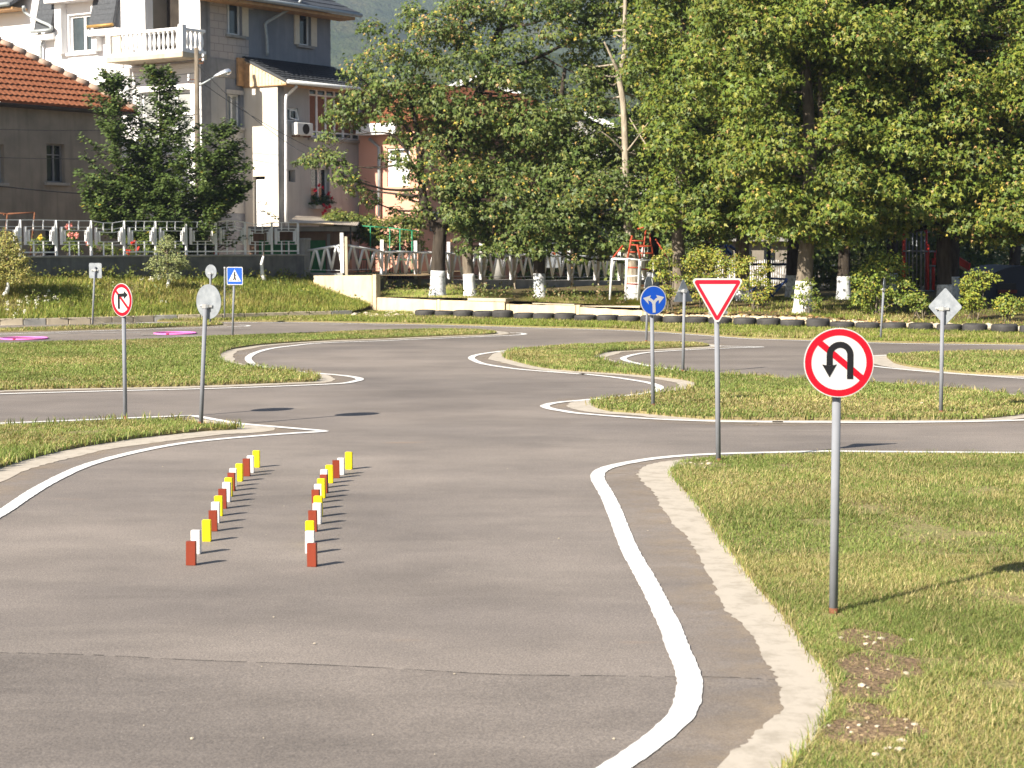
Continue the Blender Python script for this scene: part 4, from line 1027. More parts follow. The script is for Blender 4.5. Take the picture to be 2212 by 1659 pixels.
# lean-to roof
zR = FR.uz(525, 122.5)[1]; zEv = FX.uz(622, 173, .45)[1]; s0, s1 = ES-.08, GU-.1
def LT(s, f): return FR.pt(s, lerp(zR, zEv, f), lerp(.02, ET+.5, f))
mb = MB(); mb.prism([LT(s0, 0), LT(s1+.2, 0), LT(s1+.9, 1), LT(s0, 1)], UP*-.09); lt = mb.build('lean_to_roof', MAT['slate'], hw)
for k in range(9):
    f, f2 = k/9, (k+1)/9; mb = MB(); n = 44; vs = []
    for j in range(n+1):
        s = lerp(s0, lerp(s1+.2, s1+.9, f), j/n); h = .022*(j % 2)
        vs += [LT(s, f)+UP*(.012+h*.5), LT(s, f2+.01)+UP*(.045+h)]
    mb.add(vs, [(2*j, 2*j+1, 2*j+3, 2*j+2) for j in range(n)]); mb.build('tile_course', MAT['slate'], lt)
MB().tube([FR.pt(s0-.02, zEv-.06, ET+.56), FR.pt(s1+.9, zEv-.06, ET+.56)], .07, 8).build('gutter', MAT['offwhite'], lt, True)
zG = zEv-.11
mb = MB(); mb.prism([FR.pt(s0+.02, zG, .02), FR.pt(s0+.02, zR-.11, .02), FR.pt(s0+.02, zEv-.10, ET+.44), FR.pt(s0+.02, zG, ET+.44)], FR.D*.06); gb = mb.build('wood_gable', MAT['wood_pale'], hw)
for k in range(13):
    f = (k+.5)/13; o = lerp(.04, ET+.40, f); zt_ = lerp(zR-.12, zEv-.11, f)
    if zt_-zG > .06: MB().box(FR.pt(s0+.005, (zG+zt_)/2-.03, o), (.022, (ET+.36)/13-.012, zt_-zG), FR.D, FR.N).build('board', MAT['wood'] if k < 2 else MAT['wood_pale'], gb)
FR.part('wood_return', s0-.3, s0+.0, zG-.01, zR-.06, .03, .12, MAT['wood'])
FR.part('soffit_board', s0, s1+.6, zG-.05, zG-.01, .02, ET+.45, MAT['wood'])
# downpipe at the corner
pt_ = [FX.uz(641, 186, .5), FX.uz(622, 203, .1), FX.uz(617.5, 215, .1), FX.uz(617.5, 300, .1), FX.uz(617.5, 480, .1)]
MB().tube(smooth_line([FX.pt(u, z, o) for (u, z), o in zip(pt_, (.5,.14,.1,.1,.1))], 4), .05, 8).build('downpipe', MAT['white'], hw, True)
# air conditioner (own thing) on the wall
a_, b_, c_, d_ = FX.rect(626, 266, 661, 293)
ac = thing('air_conditioner', FX.pt((a_+b_)/2, c_, .15), 'white air conditioner box with round grille below small open window', 'air conditioner')
FX.part('casing', a_, b_, c_, d_, .06, .32, MAT['acw'], ac, .02)
mb = MB(); cc = FX.pt(lerp(a_, b_, .55), (c_+d_)/2, .325); n = 20; rr_ = (d_-c_)*.42
mb.add([cc]+[cc+FX.D*rr_*math.cos(2*math.pi*k/n)+UP*rr_*math.sin(2*math.pi*k/n) for k in range(n)], [(0, 1+k, 1+(k+1) % n) for k in range(n)]); mb.build('fan_grille', MAT['dark'], ac)
FX.part('bracket', a_+.1, a_+.14, c_-.05, c_-.005, .0, .32, MAT['rust'], ac); FX.part('bracket', b_-.14, b_-.1, c_-.05, c_-.005, .0, .32, MAT['rust'], ac)

# ------------------------------------------------------------------ brown stucco house, tiled hip roof
K = Vector((-.20075*59.3, 59.3, 0))
h2 = thing('tiled_house', (K.x-3, K.y-4, 1.0), 'brown stucco house with orange tiled hip roof at the left edge', 'house')
OV = .35
F2 = Face(K-D2*OV-N2*OV, -D2, N2, h2); F2b = Face(K-D2*OV-N2*OV, -N2, D2, h2)
ez = 2+ (522-245)/4000*59.3
hwin = F2.rect(101, 311, 140, 394); hw2 = F2.rect(-40, 311, 9, 394); hl = F2.rect(150, 705/1.0, 160, 720)
bs = F2.rect(98.5, 494, 128, 552)
F2.wall('stucco_wall', 0, 14, .8, ez-.02, [hwin, hw2, bs], MAT['stucco'], .2)
MB().quad(F2.pt(0,.8), F2.pt(0,ez-.02), F2.pt(0,ez-.02,-9), F2.pt(0,.8,-9)).build('end_wall', MAT['stucco'], h2)
for h_ in (hwin, hw2):
    F2.window(h_, (.45,), (.72,), MAT['wstain'], MAT['glass_d'], .15, .045, MAT['conc_grey'])
F2.part('cellar_opening', bs[0], bs[1], bs[2], bs[3], -.2, -.19, MAT['dark'])
pit = R(35); sl_ = (-N2)*math.cos(pit)+UP*math.sin(pit)
E0 = Vector((K.x, K.y, ez))
def RP(u, q, lift=0): return E0+(-D2)*u+sl_*q+(N2*math.sin(pit)+UP*math.cos(pit))*lift
roof2 = MB().add([RP(0,0), RP(14,0), RP(14,5.0), RP(5.0*math.cos(pit),5.0)], [(0,1,2,3)]).build('roof', MAT['tile'], h2)
ROW = .335; TWD = .21
for k in range(14):
    q0, q1 = k*ROW, k*ROW+ROW+.05; ustart = q0*math.cos(pit)+.02; n = int((13-ustart)/TWD)*4; vs = []
    for j in range(n+1):
        u = ustart+j*TWD/4; ph = j % 4; h = (.0,.022,.034,.022)[ph]; jz = .006*math.sin(j*1.7+k)
        vs += [RP(u, q0, -.01), RP(u, q0+jz, .055+h), RP(max(u, q1*math.cos(pit)), q1, .012+h)]
    fs = []
    for j in range(n): fs += [(3*j, 3*j+3, 3*j+4, 3*j+1), (3*j+1, 3*j+4, 3*j+5, 3*j+2)]
    MB().add(vs, fs).build('tile_course', MAT['tile'], roof2)
hip = lambda q: RP(q*math.cos(pit), q, .06)
ridge_m = M_plain('ridge_tile', (.36,.26,.20), .85, 0, .25, 9)
for k in range(15):
    a_ = hip(k*.33); b_ = hip(k*.33+.36)
    MB().tube([a_+UP*.02, b_+UP*.0], [.13,.105], 8).build('ridge_tile', ridge_m, roof2, True)
MB().add([RP(0,0), RP(5.0*math.cos(pit),5.0), E0-N2*6+UP*0-D2*0], [(0,1,2)]).build('rear_slope', MAT['tile'], roof2)
MB().tube([RP(-.05,-.03,-.06), RP(13,-.03,-.06)], .05, 8).build('gutter', MAT['dark'], h2, True)
F2.part('eave_shadow_board', -.3, 14, ez-.12, ez-.04, .0, OV-.02, MAT['dark'])  # dark board put in as the shadow under the eave

# ------------------------------------------------------------------ pink house and the houses behind the trees
PC = Vector(((905-1106)/4000*62.6, 62.6, 0))
h3 = thing('pink_house', (PC.x, PC.y, .8), 'pink rendered house with a white shuttered window behind the maple', 'house')
F3 = Face(PC, D1, N1, h3); F3r = Face(PC, D2, N2, h3)
pw_ = F3.rect(836, 319, 885, 402); pw2 = F3.rect(838, 458, 903, 500); pw2 = (max(.05, pw2[0]), pw2[1], pw2[2], pw2[3])
zt3 = F3.uz(850, 262)[1]
F3.wall('pink_wall', 0, 2.6, .6, zt3, [pw_], MAT['pinkw'], .12)
F3.part('shutter', pw_[0]+.06, pw_[1]-.06, pw_[2]+.06, lerp(pw_[2], pw_[3], .86), -.08, -.05, MAT['white'])
for k in range(9): F3.part('shutter_slat', pw_[0]+.07, pw_[1]-.07, lerp(pw_[2]+.08, lerp(pw_[2], pw_[3], .84), k/9), lerp(pw_[2]+.08, lerp(pw_[2], pw_[3], .84), (k+.86)/9), -.05, -.035, MAT['white'])
F3.window(pw_, (), (), MAT['white'], MAT['glass'], .06, .07)
F3r.wall('pink_side_wall', 0, 9, .6, zt3, [], MAT['pinkw'])
F3r.part('dark_window', .6, 2.6, F3.uz(850, 500)[1], F3.uz(850, 462)[1], .003, .03, MAT['glass_d']); F3r.part('window_head', .5, 2.7, F3.uz(850,462)[1]+.002, F3.uz(850,462)[1]+.07, .003, .06, MAT['offwhite'])
mb = MB(); e3 = .45
mb.prism([F3.pt(-e3, zt3, e3), F3.pt(3.2, zt3, e3), F3.pt(3.2, zt3+1.5, -2.6), F3.pt(1.6, zt3+1.5, -2.6)], UP*-.08); mb.build('roof', MAT['tile'], h3)
mb = MB(); mb.prism([F3r.pt(-e3, zt3+.003, e3), F3r.pt(9, zt3+.003, e3), F3r.pt(9, zt3+1.5, -1.7), F3r.pt(2.6, zt3+1.5, -1.7)], UP*-.08); mb.build('roof', MAT['tile'], h3)
F3.part('white_awning', .6, 2.3, zt3-.45, zt3-.08, .05, .5, MAT['white'])
MB().tube([F3.pt(*F3.uz(798, 300, .1), .1), F3.pt(*F3.uz(819, 318, .1), .1), F3.pt(*F3.uz(819, 468, .1), .1)], .06, 8).build('downpipe', MAT['zinc'], h3, True)
def gable_house(name, label, x0, x1, yr, ye, Y, depth, right_slope=True):
    a = A(x0, yr, Y); b = A(x1, ye, Y); root = thing(name, (a.x, a.y, .5), label, 'house'); W_ = b.x-a.x
    lx = a.x-W_
    mb = MB(); mb.prism([Vector((lx+.3, Y, .5)), Vector((b.x-.3, Y, .5)), Vector((b.x-.3, Y, b.z-.1)), Vector((a.x, Y, a.z-.2)), Vector((lx+.3, Y, b.z-.1))], Vector((0, depth, 0))); mb.build('wall', MAT['wpale'], root)
    sl2 = (Vector((b.x, 0, b.z))-Vector((a.x, 0, a.z))); Ls = sl2.length; dd = sl2.normalized(); nn = Vector((-dd.z, 0, dd.x))
    if nn.z < 0: nn = -nn
    for side in (1, -1):
        for k in range(8):
            f0, f1 = k/8, (k+1)/8
            def q(f, lift): 
                v = a+sl2*f; v = Vector((a.x+(v.x-a.x)*side, Y-.4, v.z)); return v+Vector((nn.x*side, 0, nn.z))*lift
            MB().prism([q(f0, .03), q(f1+.01, .08), q(f1+.01, .08)+Vector((0, depth+.8, 0)), q(f0, .03)+Vector((0, depth+.8, 0))], UP*-.05).build('tile_course', MAT['tile'], root)
        MB().bar(Vector((a.x, Y-.46, a.z+.02)), Vector((a.x+sl2.x*side, Y-.46, b.z+.02)), .10, .22).build('bargeboard', MAT['white'], root)
    return root
gable_house('gabled_house', 'far house gable with red tiles and white verge glimpsed through the maple', 1032, 1150, 164, 222, 74, 7)
gable_house('gabled_house', 'far low house with red tiled roof seen left of the pale trunk', 1225, 1420, 232, 318, 78, 8)

# ------------------------------------------------------------------ garage behind the fences
gY = 57.3
gr = thing('garage', A(690, 600, gY), 'flat-roofed garage with green doors and corrugated sheet on top', 'garage')
def gbox(name, x0, y0, x1, y1, Y, dep, mat, parent=gr):
    a = A(x0, y1, Y); b = A(x1, y0, Y); return MB().box(((a.x+b.x)/2, Y+dep/2, (a.z+b.z)/2), (b.x-a.x, dep, b.z-a.z)).build(name, mat, parent)
gbox('wall', 540, 500, 735, 640, gY, 4, M_render('garage_wall', (.20,.13,.09), (.27,.18,.13), None, 2))
gbox('roof_slab', 536, 489, 757, 499.5, gY-.5, 5, MAT['conc_grey'])
mb = MB(); n = 70; vs = []
a = A(620, 480, gY-.9); b = A(772, 488, gY-.9)
for j in range(n+1):
    p = a+(b-a)*(j/n)+UP*(.02*(j % 2)); vs += [p, p+Vector((-.25, 4.5, .25))]
mb.add(vs, [(2*j, 2*j+1, 2*j+3, 2*j+2) for j in range(n)]); mb.build('corrugated_sheet', MAT['corr'], gr)
gbox('board', 625, 482, 720, 487, gY-.75, .1, MAT['wood_pale'])
for x0, x1 in ((560, 612), (616, 650), (654, 703)):
    dd = gbox('door', x0, 519, x1, 600, gY-.06, .05, MAT['green'])
    for k in range(6): gbox('plank', lerp(x0, x1, k/6)+.5, 520, lerp(x0, x1, (k+1)/6)-.5, 599, gY-.09, .025, MAT['green'], dd)
gbox('pier', 707, 505, 713, 600, gY-.08, .2, MAT['conc_grey']); gbox('black_post', 756, 490, 759, 560, gY-1.2, .05, MAT['black'])
# a pale house deep behind the playground
py = 74
gh = thing('pale_building', A(1640, 620, py), 'pale low building glimpsed between the trunks behind the playground', 'building')
def pbox(name, x0, y0, x1, y1, Y, dep, mat, parent): 
    a = A(x0, y1, Y); b = A(x1, y0, Y); return MB().box(((a.x+b.x)/2, Y+dep/2, (a.z+b.z)/2), (b.x-a.x, dep, b.z-a.z)).build(name, mat, parent)
pbox('wall', 1540, 520, 1790, 640, py, 5, MAT['stucco'], gh)  # pale wall given dark stucco to show the shade under the trees
pbox('eave', 1530, 510, 1800, 521, py-.4, 6, MAT['conc_grey'], gh)
for x in (1560, 1600, 1650, 1700, 1750): pbox('window', x, 540, x+22, 575, py-.06, .05, MAT['glass_d'], gh)
pf = thing('picket_fence', A(1640, 620, 66), 'white picket fence far behind the playground bushes', 'fence')
for k in range(60):
    x = 1525+k*5; pbox('picket', x, 562+random.uniform(-1.5,1.5), x+2.6, 618, 66, .03, MAT['white'], pf)
pbox('rail', 1522, 572, 1830, 575, 66.06, .04, MAT['white'], pf); pbox('rail', 1522, 604, 1830, 607, 66.06, .04, MAT['white'], pf)

# ------------------------------------------------------------------ lamp post and wires
LY = 57.0
pb = A(429, 560, LY); ptp = A(424.5, 103, LY)
lp = thing('street_lamp', (pb.x, pb.y, 1.0), 'concrete lamp post with silver lamp head before the white house', 'street lamp')
MB().tube([Vector((pb.x, pb.y, 1.0)), (Vector((pb.x, pb.y, 1.0))+ptp)/2, ptp], [.105,.088,.068], 10).build('pole', MAT['bark_mid'], lp, True)
hp = A(461, 168, LY)
MB().tube([A(428, 186, LY), A(445, 177, LY), hp], .03, 8).build('arm', MAT['zinc'], lp, True)
hd = (A(488, 160, LY)-hp).normalized(); mb = MB(); n = 12
vs = []; prof_ = [(0,.04), (.08,.08), (.25,.13), (.42,.155), (.55,.14), (.62,.06)]
for s_, r_ in prof_:
    for k in range(n):
        a_ = 2*math.pi*k/n; vs.append(hp+hd*s_*.9+UP*(math.sin(a_)*r_*(.9 if math.sin(a_) > 0 else .45)+.02)+Vector((0,1,0))*math.cos(a_)*r_)
mb.add(vs, [(i*n+k, i*n+(k+1) % n, (i+1)*n+(k+1) % n, (i+1)*n+k) for i in range(5) for k in range(n)]+[tuple(range(n))[::-1], tuple(5*n+k for k in range(n))]); mb.build('lamp_head', MAT['lampm'], lp, True)
MB().lathe(hp+hd*.36-UP*.075, [(.02,0), (.09,.01), (.10,.05)], 12).build('lens', MAT['lampg'], lp, True)
for y_ in (128, 137, 180, 172):
    q_ = A(424, y_, LY); sgn = -1 if y_ < 150 else 1
    o_ = MB().tube([q_, q_+Vector((-.22*sgn, -.05, 0)), q_+Vector((-.22*sgn, -.05, .07))], .014, 6).build('bracket', MAT['rust'], lp)
    MB().lathe(q_+Vector((-.22*sgn, -.05, .06)), [(.03,0), (.045,.03), (.03,.06), (.04,.09), (.01,.10)], 8).build('insulator', MAT['white'], lp, True)
def wire(a, b, sag, label, r=.010):
    n = 14; pts = [a+(b-a)*(k/n)-UP*sag*4*(k/n)*(1-k/n) for k in range(n+1)]
    o = MB().tube(pts, r, 5, False).build('overhead_wire', MAT['wire'], None, False, origin=a); tag(o, label, 'wire', 'wires strung between the houses and the lamp post')
wire(A(424, 128, LY), A(240, 148, 60), .05, 'upper thin wire crossing the white house below the balcony')
wire(A(424, 157, LY), A(268, 165, 60), .05, 'lower thin wire crossing the white house below the balcony')
wire(A(424, 137, LY), A(800, 395, 53), .5, 'wire sloping from the lamp post down over the pale corner wall')
wire(A(426, 172, LY), A(720, 342, 58), .15, 'lowest wire running from the lamp post past the small open window')
wire(A(-60, 277, 52), A(300, 279, 56), .05, 'wire crossing the brown house wall under the roof')
wire(A(-60, 395, 52.5), A(300, 424, 56), .06, 'thick cable along the brown house wall below the window', .02)
wire(A(-60, 338, 52.5), A(300, 342, 56), .04, 'thin wire crossing the brown house window')
# ================================================================== PLAYGROUND
Yc = 47.6
cf = thing('climbing_frame', A(1350, 640, Yc), 'white climbing frame with red ladder rungs on the terrace', 'climbing frame')
ZP = zz(1274, 474.4, .12256)   # zoom 1880,700
def cp(a, b, Y=Yc): x, y = ZP(a, b); return A(x, y, Y)
def rod(name, a, b, mat, r=.022, Y=Yc, Y2=None): return MB().tube([cp(*a, Y), cp(*b, Y2 or Y)], r, 8).build(name, mat, cf, True)
W_, O_ = MAT['fence_white'], MAT['orange']
rod('leg', (395,690), (355,1410), W_, .028); rod('leg', (655,690), (625,1430), W_, .03, Yc-.1); rod('leg', (895,700), (870,1380), W_, .028, Yc+.3); rod('leg', (1130,710), (1090,1300), MAT['offwhite'], .024, Yc+.8); rod('leg', (870,700), (845,1420), MAT['offwhite'], .02, Yc-.1)
rod('top_rail', (390,688), (905,712), W_, .026); rod('top_rail', (895,712), (1420,718), MAT['offwhite'], .024, Yc+.3, Yc+1.4); rod('top_rail', (660,690), (1135,720), MAT['offwhite'], .02, Yc-.1, Yc+.8)
for (a, b, m_) in (((668,842),(870,850),O_), ((660,995),(865,995),W_), ((655,1132),(860,1140),O_), ((640,1288),(855,1295),W_)): rod('rung', a, b, m_, .02, Yc-.1)
for (a, b, m_) in (((880,870),(1110,880),O_), ((880,1020),(1110,1025),W_), ((870,1165),(1100,1175),O_)): rod('rung', a, b, m_, .016, Yc+.3, Yc+.8)
rod('brace', (400,680), (585,455), O_, .022)
rod('upright', (665,690), (745,280), O_, .024); rod('upright', (890,690), (835,440), O_, .028); rod('upright', (930,660), (990,160), O_, .02, Yc+.4); rod('upright', (1125,690), (1030,120), O_, .022, Yc+.6); rod('upright', (1380,700), (1160,340), O_, .02, Yc+1.2)
rod('upright', (1070,260), (1030,120), O_, .02, Yc+.9)
for (a, b) in (((720,445),(950,455)), ((850,475),(1090,465)), ((870,590),(1105,595)), ((700,570),(840,575)), ((700,370),(960,378)), ((840,165),(1030,115))): rod('rung', a, b, O_, .018, Yc+.2)
# red slide tower
ST = thing('slide_tower', A(1975, 600, 52.5), 'red and grey barred slide tower in the deep shade on the right', 'slide')
ZT = zz(1829.8, 460.8, .17279)
def tp(a, b, Y=52.5): x, y = ZT(a, b); return A(x, y, Y)
for a, b0, b1, r_, m_ in ((710,250,960,.05,'playred'), (985,150,965,.05,'playred'), (1080,560,965,.045,'playred'), (1015,380,960,.03,'playred'), (1100,480,650,.03,'playred'), (925,170,965,.03,'galv'), (740,260,960,.018,'galv'), (775,350,960,.018,'galv'), (820,160,960,.018,'galv'), (870,150,960,.018,'galv'), (970,230,960,.018,'galv'), (1045,660,960,.018,'galv')):
    MB().tube([tp(a, b0, 52.5+(a % 7)*.08), tp(a, b1, 52.5+(a % 7)*.08)], r_, 8).build('bar', MAT[m_], ST, True)
for (a, b) in (((700,470),(1110,480)), ((800,965),(1090,970)), ((1030,655),(1105,660)), ((1010,235),(1070,238))): MB().tube([tp(*a), tp(*b)], .025, 8).build('cross_bar', MAT['galv'], ST, True)
a_, b_ = tp(1150, 495), tp(1500, 705, 51)
mb = MB(); sd = Vector((0,1,0))
mb.prism([a_-sd*.25, b_-sd*.25, b_+sd*.25, a_+sd*.25], UP*-.04); mb.build('slide_bed', MAT['stone'], ST)
for s_ in (-.27, .27): MB().bar(a_+sd*s_+UP*.08, b_+sd*s_+UP*.08, .04, .2).build('slide_side', MAT['playred'], ST)
# blue swing frame and blue tubular wreck
SW = thing('swing_frame', A(1567, 600, 54), 'dark blue swing frame behind the bushes', 'swing')
def sp(x, y, Y=54): return A(x, y, Y)
for a, b in (((1544,540),(1566,524)), ((1566,524),(1590,540)), ((1568,522),(1568,606)), ((1552,556),(1568,536)), ((1584,556),(1568,536)), ((1544,540),(1536,604)), ((1590,540),(1600,604))):
    MB().tube([sp(*a), sp(*b, 54.3)], .045, 8).build('tube', MAT['playblue'], SW, True)
CT = thing('tubular_climber', A(1660, 640, 50), 'low dark blue tubular climber lying in shade left of the big trunk', 'climbing frame')
for a, b in (((1620,630),(1655,601)), ((1655,601),(1700,603)), ((1700,603),(1668,640)), ((1625,636),(1670,640)), ((1640,615),(1668,640)), ((1630,640),(1700,608))):
    MB().tube([sp(*a, 49.5), sp(*b, 49.9)], .03, 8).build('tube', MAT['playblue'], CT, True)
mb = MB(); a_ = A(1708, 640, 58)
GP = thing('goal_post', A(1705, 620, 58), 'dark crossbarred post standing between the trunks', 'post')
MB().tube([A(1661, 640, 58), A(1661, 520, 58)], .07, 8).build('upright', MAT['navy'], GP, True); MB().tube([A(1600, 571, 58), A(1700, 571, 58)], .04, 8).build('crossbar', MAT['navy'], GP, True)
# navy playhouse at the right edge
NH = thing('playhouse', A(2190, 650, 50), 'dark navy round-topped playhouse at the right edge in shade', 'playhouse')
n = 12; pts = []
x0, x1 = 2128, 2300
for k in range(n+1):
    t_ = k/n; x_ = lerp(x0, x1, t_); y_ = 648-(74 if 0 < k < n else 36)*math.sin(math.pi*min(1, max(0, .12+t_*.8)))**.5
    pts.append(A(x_, y_, 50))
pts = [A(x0, 655, 50)]+pts+[A(x1, 655, 50)]
MB().prism(pts, Vector((0, 3.2, 0))).build('shell', MAT['navy'], NH)
a_ = A(2155, 640, 49.96); b_ = A(2195, 612, 49.96)
MB().box(((a_.x+b_.x)/2, 49.97, (a_.z+b_.z)/2), (b_.x-a_.x, .05, b_.z-a_.z)).build('opening', MAT['black'], NH); MB().box(((a_.x+b_.x)/2, 49.9, a_.z+.13), (b_.x-a_.x, .12, .09)).build('bench_edge', M_plain('dull_red', (.12,.02,.015), .7), NH)
# concrete stump and electric box behind the zigzag fence
o = MB().lathe(A(1079, 603, 63), [(.20,0), (.20,.45), (.13,.62), (.05,.68)], 10).build('concrete_stump', MAT['conc_grey'], None, True, origin=A(1079, 603, 63)); tag(o, 'tapered concrete stump behind the zigzag fence', 'post')
eb = thing('electric_box', A(1196, 600, 66.5), 'grey metal cabinet with orange warning mark behind the fence', 'cabinet')
MB().box(A(1196, 552, 66.5), (.55,.3,.9)).build('cabinet', MAT['galv'], eb, bevel=.02); MB().box(A(1196, 549, 66.33), (.12,.01,.12)).build('warning_mark', MAT['orange'], eb)
# rusty pipe frame in the garden
rfm = thing('rusty_trellis', A(40, 555, 50.2), 'rusty pipe frame behind the fence at the left edge', 'frame')
for a, b in (((8,464),(16,462)), ((16,462),(75,459)), ((16,462),(8,550)), ((75,459),(66,550)), ((16,462),(-40,458))): MB().tube([A(*a, 50.2), A(*b, 50.4)], .022, 7).build('pipe', MAT['rust'], rfm, True)

# ================================================================== TREES
LEAF_P = np.array([(0,0,0), (-.48,.34,-.10), (-.15,.42,.03), (0,1,-.12), (.15,.42,.03), (.48,.34,-.10)])
LEAF_T = np.array([(0,1,2), (0,2,3), (0,3,4), (0,4,5)])
OVAL_P = np.array([(0,0,0), (-.27,.45,-.05), (0,1,-.08), (.27,.45,-.05)]); OVAL_T = np.array([(0,1,2), (0,2,3)])
def unit(v): return v/np.maximum(1e-9, np.linalg.norm(v, axis=1, keepdims=True))
def leaves(P, nrm, tip, size, cols, shape):
    LP, LT_ = shape; n = len(P)
    nrm = unit(nrm); tip = unit(tip-nrm*np.sum(tip*nrm, 1, keepdims=True)); side = np.cross(tip, nrm)
    s = size[:, None, None]
    V = P[:, None, :]+s*(LP[None, :, 0:1]*side[:, None, :]+LP[None, :, 1:2]*tip[:, None, :]+LP[None, :, 2:3]*nrm[:, None, :])
    k = len(LP); T = (np.arange(n)*k)[:, None, None]+LT_[None]
    return V.reshape(-1, 3), T.reshape(-1, 3), np.repeat(cols, k, 0)
def clump_leaves(clumps, dens, size, pal, tan=.03, flat=.65, shape=None, droop=.5, hollow=.45, tanpal=((.36,.22,.085), (.42,.27,.11), (.45,.36,.06))):
    Vs, Ts, Cs = [], [], []; off = 0; shape = shape or (LEAF_P, LEAF_T)
    pal = np.array(pal); tanpal = np.array(tanpal)
    for (cx, cy, cz, r) in clumps:
        n = max(8, int(dens*r*r/size**2*rng.uniform(.85, 1.15)))
        d = unit(rng.normal(size=(n, 3))); d[:, 2] = np.where(d[:, 2] < -.35, d[:, 2]*.4, d[:, 2]); d = unit(d)
        rad = r*(hollow+(1-hollow)*rng.random(n)**.6)*rng.choice([1, 1, 1, 1.15, 1.35], n)
        # lobed outline
        rad *= 1+.22*np.sin(d[:, 0]*5+cx*3)*np.cos(d[:, 2]*6+cz*5)
        P = np.array([cx, cy, cz])+d*rad[:, None]*np.array([1, 1, flat])
        nr = d*.70+np.array([-.20,-.30,.42])+rng.normal(size=(n, 3))*.45
        tp_ = d*np.array([1,1,.2])+np.array([0,0,-droop])+rng.normal(size=(n, 3))*.5
        sz = size*rng.uniform(.65, 1.25, n)
        g = rng.integers(0, len(pal), n); c = pal[g]*rng.uniform(.78, 1.22, (n, 1))*rng.uniform(.88, 1.12)
        tn = rng.random(n) < tan*rng.choice([.3, 1, 2])
        c[tn] = tanpal[rng.integers(0, len(tanpal), tn.sum())]; sz[tn] *= .75
        V, T, C = leaves(P, nr, tp_, sz, c, shape); Vs.append(V); Ts.append(T+off); Cs.append(C); off += len(V)
    return np.concatenate(Vs), np.concatenate(Ts), np.concatenate(Cs)
def tree(name, label, cat, trunk, radii, clumps, dens, size, pal, bark, wash=None, washmat='limewash', group=None, tan=.03, limbs=None, limb_every=1, flat=.65, shape=None, twig=.018, wmax=.05):
    base = trunk[0]; root = thing(name, base, label, cat, group)
    tl = smooth_line(trunk, 5); rl = list(np.interp(np.linspace(0, 1, len(tl)), np.linspace(0, 1, len(radii)), radii))
    fl = [r_*(1+.16*max(0, 1-(p.z-base.z)/.3)**2) for p, r_ in zip(tl, rl)]
    mb = MB().tube([Vector((base.x, base.y, base.z-.15))]+tl[1:] if False else tl, fl, 12)
    tr = mb.build('trunk', bark, root, True)
    if wash:
        zt = base.z+wash; L = [p for p in tl if p.z < zt]
        i = len(L); 
        if i < len(tl): f = (zt-tl[i-1].z)/max(1e-6, tl[i].z-tl[i-1].z); L.append(tl[i-1]+(tl[i]-tl[i-1])*f)
        wl = []; rr_ = []
        for k in range(9):
            z_ = lerp(base.z-.05, zt, k/8); zs_ = [p.z for p in tl]
            wl.append(Vector((np.interp(z_, zs_, [p.x for p in tl]), np.interp(z_, zs_, [p.y for p in tl]), z_)))
            rr_.append(float(np.interp(z_, zs_, fl))*(1.05 if k < 8 else 1.02)*random.uniform(.99, 1.03))
        MB().tube(wl, rr_, 14).build('whitewash', MAT[washmat], tr, True)
    lm = MB()
    for (pts, r0, r1) in (limbs or []):
        sp_ = smooth_line(pts, 5); lm.tube(sp_, [lerp(r0, r1, k/(len(sp_)-1)) for k in range(len(sp_))], 8)
    nodes = [(p, r_) for p, r_ in zip(tl, rl) if p.z > base.z+.25*(tl[-1].z-base.z)]
    for (pts, r0, r1) in (limbs or []):
        sp_ = smooth_line(pts, 5); nodes += [(p, lerp(r0, r1, k/(len(sp_)-1))) for k, p in enumerate(sp_)][2:]
    for k, (cx, cy, cz, r_) in enumerate(clumps):
        if k % limb_every: continue
        c = Vector((cx, cy, cz)); best = min(nodes, key=lambda q: (q[0]-c).length+max(0, (q[0].z-c.z+.2))*1.6)
        p0 = best[0]; mid = (p0+c)/2+Vector((random.uniform(-.15,.15), random.uniform(-.15,.15), -.10*(c-p0).length*random.uniform(.0,1)))
        L_ = (c-p0).length; r0 = min(best[1]*.6, wmax, twig+.012*L_)
        sp_ = smooth_line([p0, mid, c, c+Vector((random.uniform(-.4,.4)*r_, random.uniform(-.4,.4)*r_, .3*r_))], 3)
        lm.tube(sp_, [lerp(r0, .006, q/(len(sp_)-1)) for q in range(len(sp_))], 5, False)
    if lm.v: lm.build('limbs', bark, root, True)
    V, T, C = clump_leaves(clumps, dens, size, pal, tan, flat, shape)
    np_obj('crown', V, T, C, MAT['leaf'], root)
    return root
def px_clumps(lst, Y, dy=1.0): return [(*(lambda p: (p.x, p.y, p.z))(A(x, y, Y+random.uniform(-dy, dy))), r_) for x, y, r_ in lst]
def ell_clumps(cx, cy, rx, ry, Y, rd, n, rmin, rmax, seed, ylow=None, avoid=()):
    """clumps filling an ellipsoid given by photo centre/radii and depth radius"""
    r_ = random.Random(seed); out = []; tries = 0
    while len(out) < n and tries < 6000:
        tries += 1
        a, b, c = r_.uniform(-1,1), r_.uniform(-1,1), r_.uniform(-1,1); q = a*a+b*b+c*c
        if q > 1 or q < .12: continue
        x, y = cx+a*rx, cy+b*ry
        if ylow and y > ylow(x): continue
        if c < .25 and any(x0 < x < x1 and y0 < y < y1 for x0, y0, x1, y1 in avoid): continue
        p = A(x, y, Y+c*rd); rr_ = r_.uniform(rmin, rmax)
        if any((p-Vector(o[:3])).length < .62*(rr_+o[3])*.8 for o in out): continue
        out.append((p.x, p.y, p.z, rr_))
    return out
GD = [(.088,.130,.028), (.070,.112,.026), (.110,.146,.034), (.138,.160,.042)]
GL = [(.124,.166,.022), (.098,.147,.023), (.156,.186,.027), (.075,.120,.021), (.195,.200,.035)]
